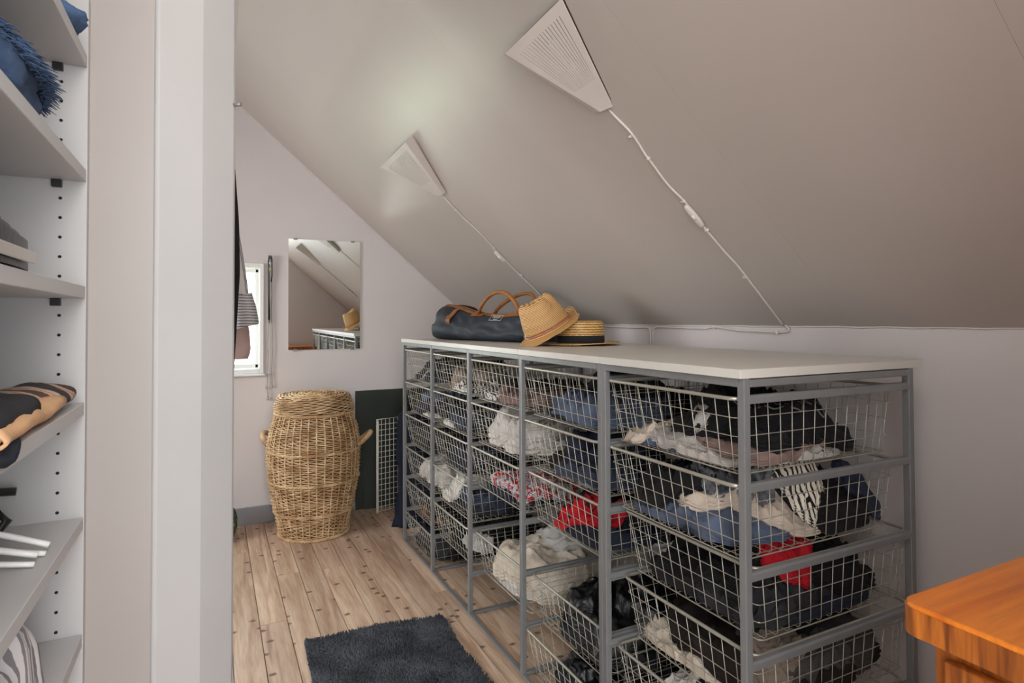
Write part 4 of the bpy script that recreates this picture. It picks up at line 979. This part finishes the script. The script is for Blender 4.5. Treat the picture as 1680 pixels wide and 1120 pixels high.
rollcloth('folded_scarf', CL['scarf'], -.252, .80, 1.165, .021, SZ(3), 'brown and cream printed scarf folded beside the drilled panel', 'scarf', 3, hx=2.3, rot=-.05)
rollcloth('folded_scarf', CL['peach'], -.224, .76, 1.075, .016, SZ(3), 'peach satin scarf folded in front on the fourth shelf', 'scarf', 6, hx=2.2, turns=1.3, rot=.03)
rollcloth('folded_scarf', CL['charcoal'], -.232, .70, .935, .024, SZ(3)+.002, 'dark grey knitted scarf folded nearest on the fourth shelf', 'scarf', 8, hx=1.5, thick=.006)
g_ = MB(); vv = []
for i in range(24):
    for j in range(10):
        y = .62+.235*i/23; x = -.17-.05*j/9+(.02*(i/23)**2); w_ = 1-(max(0, i-15)/8)**2*.9
        vv.append((-.196+( -.02+.034*(1-j/9))*w_, y, SZ(3)+.004+.010*math.sin(j/9*PI)*w_+.003*math.sin(i*.7) - (.012*(1-j/9) if j < 3 else 0)*w_))
o = g_.grid(vv, 24, 10).build('glove', CL['navy'], smooth=True, label='dark navy glove hanging over the fourth shelf edge', cat='glove'); s_ = o.modifiers.new('thickness', 'SOLIDIFY'); s_.thickness = .006
# hangers on the fifth shelf
def hanger(m, x, y, z, rz, label, curl=.03, w_=.18):
    root = empty('clothes_hanger', (x, y, z), label, 'hanger', 'hangers on the fifth shelf'); root.rotation_euler.z = rz
    pts = [(0, -.02, .012)]+[(.012+.10*(t**1.5)*0+.045*math.sin(PI*t*.5), -.02+w_*t, .012+curl*math.sin(PI*t)*(1-.35*t)) for t in np.linspace(.05, 1, 14)]
    pts2 = [(p[0]+.020, p[1], max(.0055, p[2]*.55)) for p in pts]
    o = MB().tube(pts, .0055, 8, flat=.8).build('shoulder_arm', m, None, smooth=True, org=(0, 0, 0)); o.parent = root
    o = MB().tube(pts2, .0045, 8, flat=.8).build('lower_bar', m, None, smooth=True, org=(0, 0, 0)); o.parent = root
    o = MB().tube([(0, -.02, .012), (-.03, -.035, .010), (-.06, -.03, .010), (-.07, -.01, .010), (-.06, .006, .010)], .0022, 6).build('hook', M['steel'], None, smooth=True, org=(0, 0, 0)); o.parent = root
hanger(M['trim'], -.365, 1.105, SZ(4)-.003, -PI/2, 'white plastic hanger lying rearmost on the fifth shelf', .034)
hanger(M['trim'], -.372, 1.060, SZ(4)-.003, -PI/2+.04, 'white plastic hanger lying just before the rearmost one on the fifth shelf', .026)
hanger(M['trim'], -.392, .865, SZ(4)-.003, -PI/2, 'white plastic hanger lying alone nearest on the fifth shelf', .014)
MB().tube([(-.42, 1.17, SZ(4)+.005), (-.42, 1.17, SZ(4)+.055), (-.34, 1.17, SZ(4)+.066), (-.272, 1.175, SZ(4)+.060)], .007, 8, flat=.9).build('clothes_hanger', M['black'], smooth=True, label='black plastic hanger standing at the back of the fifth shelf', cat='hanger')
MB().tube([(-.38, 1.145, SZ(4)+.028), (-.284, 1.14, SZ(4)+.038), (-.274, 1.14, SZ(4)+.026), (-.285, 1.135, SZ(4)+.010), (-.38, 1.135, SZ(4)+.007)], .0065, 8).build('clip_hanger', M['black'], smooth=True, label='black plastic clip hanger lying behind the white hangers', cat='hanger')
# striped cloths on the sixth shelf
def pilecloth(m, x0, x1, y0, y1, zb, h, seed, name, label, cat):
    vv = []; nu, nv_ = 46, 30
    for i in range(nu):
        for j in range(nv_):
            u, v = i/(nu-1), j/(nv_-1); e_ = (1-(2*u-1)**6)*(1-(2*v-1)**6)
            n_ = float(pn(u*5+seed, v*2.4, seed)); vv.append((x0+(x1-x0)*v+.006*n_, y0+(y1-y0)*u, zb+.003+h*max(0, e_)**.4*(.75+.35*n_+.25*abs(float(pn(u*11, v*5+seed, seed+2))))))
    mb = MB().grid(vv, nu, nv_); k = len(mb.v); mb.v += [(p[0], p[1], zb+.001) for p in mb.v[:k]]; mb.f += [tuple(q+k for q in f)[::-1] for f in mb.f]
    bd = [j for j in range(nv_)]+[i*nv_+nv_-1 for i in range(1, nu)]+[(nu-1)*nv_+j for j in range(nv_-2, -1, -1)]+[i*nv_ for i in range(nu-2, 0, -1)]
    mb.f += [(bd[i], bd[(i+1) % len(bd)], bd[(i+1) % len(bd)]+k, bd[i]+k) for i in range(len(bd))]
    return mb.build(name, m, smooth=True, label=label, cat=cat)
pilecloth(CL['zebra'], -.40, -.205, .66, .955, SZ(5), .085, 4, 'folded_shawl', 'black and white zebra shawl folded on the sixth shelf', 'shawl')
pilecloth(CL['shirt'], -.40, -.215, .962, 1.07, SZ(5), .120, 9, 'folded_shawl', 'grey brown striped shawl standing behind the zebra one', 'shawl')

# ------------------------------------------------------------------ clothes rack behind the wardrobe
rk = empty('clothes_rack', (-.16, 2.3, 0), 'steel clothes rack hidden behind the wardrobe with garments hanging', 'rack')
for y in (1.80, 2.95): MB().box(-.172, -.148, y-.012, y+.012, .0, 1.80).box(-.36, .02, y-.012, y+.012, .0, .02).build('rack_post', M['steel'], rk, bevel=.002)
MB().tube([(-.16, 1.80, 1.80), (-.16, 2.95, 1.80)], .012, 10).build('rack_rail', M['steel'], rk, smooth=True)
def hanging(name, m, yc, prof_, label, th=.035, kf=7, amp=.2, cat='shirt', cx=-.16):
    root = empty(name, (cx, yc, prof_[0][0]), label, cat, 'clothes hanging on the rack')
    vv = []; nt_ = 64; rows = []
    zs = np.linspace(prof_[0][0], prof_[-1][0], 34)
    for z in zs:
        for (a, b), (c, d) in zip(prof_, prof_[1:]):
            if c <= z <= a: t = (a-z)/(a-c); hw = b+(d-b)*t
        dn = (prof_[0][0]-z)
        for j in range(nt_):
            t = 2*PI*j/nt_; f_ = 1+amp*math.sin(kf*t+z*3)*min(1, dn*3)
            vv.append((cx+hw*math.cos(t), yc+th*(1 if dn > .04 else .4)*math.sin(t)*f_+.006*math.sin(z*9+t), z))
    mb = MB().grid(vv, 34, nt_, cv=True); mb.f += [tuple(range(nt_))]
    o = mb.build('garment_body', m, root, smooth=True)
    MB().tube([(cx, yc, prof_[0][0]-.01), (cx, yc, 1.80), (cx+.012, yc, 1.822), (cx, yc, 1.836), (cx-.014, yc, 1.826)], .0022, 6).build('hanger_hook', M['steel'], root, smooth=True)
    return root
hanging('hanging_coat', CL['black'], 1.95, [(1.74, .03), (1.70, .10), (1.68, .190), (1.62, .214), (1.45, .226), (1.30, .229), (1.0, .214), (.92, .208), (.60, .20)], 'black coat hanging nearest on the rack, seen as a dark sliver', cat='coat')
sh = hanging('hanging_shirt', CL['shirt'], 2.50, [(1.72, .03), (1.68, .12), (1.58, .222), (1.40, .244), (1.25, .26), (1.19, .262), (1.185, .250), (1.10, .20)], 'grey striped shirt hanging in front of the small window')
# cuffed sleeve
vv = []; nt_ = 40
SL_ = [(1.62, .028, .040, .02), (1.52, .030, .046, .02), (1.42, .035, .058, .022), (1.30, .036, .075, .024), (1.252, .034, .082, .022), (1.248, .042, .085, .026), (1.20, .048, .092, .03), (1.135, .054, .098, .034), (1.13, .050, .098, .030)]
for nm_, rows_, m_ in (('sleeve', SL_[:5], CL['shirt']), ('cuff', SL_[5:], stripes('grey_pinstripe_cuff', [(0, (112, 110, 112)), (.34, (192, 188, 188))], 30, 'Z', 1.5))):
    vv = []
    for z, hw, cx, th in rows_:
        for j in range(nt_): t = 2*PI*j/nt_; vv.append((cx+hw*math.cos(t), 2.43+th*math.sin(t)*(1+.15*math.sin(6*t)), z+.012*math.cos(t)*(1 if z < 1.249 else 0)))
    MB().grid(vv, len(rows_), nt_, cv=True).build(nm_, m_, sh, smooth=True)
hanging('mauve_blouse', cloth('pale_mauve_satin', (196, 168, 160), .15, rough=.6), 2.66, [(1.70, .03), (1.66, .12), (1.56, .21), (1.30, .235), (1.12, .290), (1.03, .296), (1.0, .285)], 'brownish mauve top hanging behind the striped shirt', cat='top')
gbx = empty('green_bag', (.05, 3.50, 0), 'green dotted fabric bag on the floor behind the wardrobe', 'bag')
blob('bag_body', CL['green'], (.030, 3.52, .10), (.088, .10, .115), None, None, seed=13, amp=.12, parent=gbx)

# ------------------------------------------------------------------ orange pine chest at the right
ch = empty('pine_chest', (1.0, .15, 0), 'orange varnished pine chest in the near right corner', 'chest')
CX0, CY1, CZ = .664, .402, .850
rc = .022; pol = [(CX0+rc-rc*math.cos(a), CY1-rc+rc*math.sin(a)) for a in np.linspace(0, PI/2, 8)]
n_e = 26
pol += [(1.50, CY1), (1.50, -.07)]
wav = random.Random(2)
pol += [(CX0+.0012*wav.uniform(-1, 1), y) for y in np.linspace(-.07, CY1-rc-.01, n_e)]
tp_ = MB().prism(pol, 2, CZ-.033, CZ)
tp_.build('chest_top', M['chest'], ch, bevel=.003)
pe = [(p[0]-.0008 if p[0] < .9 else p[0], p[1]+(.0008 if p[1] > .37 else 0)) for p in pol]
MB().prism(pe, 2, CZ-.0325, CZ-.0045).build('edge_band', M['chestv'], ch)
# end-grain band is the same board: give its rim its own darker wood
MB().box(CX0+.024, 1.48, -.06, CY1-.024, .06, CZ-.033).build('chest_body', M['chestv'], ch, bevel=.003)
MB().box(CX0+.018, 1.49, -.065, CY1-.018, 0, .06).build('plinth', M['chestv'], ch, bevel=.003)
for k in range(4):
    z0 = .085+k*.182
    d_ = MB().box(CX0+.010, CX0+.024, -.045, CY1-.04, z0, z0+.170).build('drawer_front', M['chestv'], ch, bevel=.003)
    for yk in (.06, .27):
        kb = MB(); lathe(kb, [(.001, 0), (.016, .002), (.018, .008), (.012, .016), (.008, .024)], 20); kb.v = [(CX0+.010-(.024-p[2]), yk+p[0], z0+.085+p[1]) for p in kb.v]
        kb.build('knob', M['chest'], d_, smooth=True, org=(1.0, .15, 0))
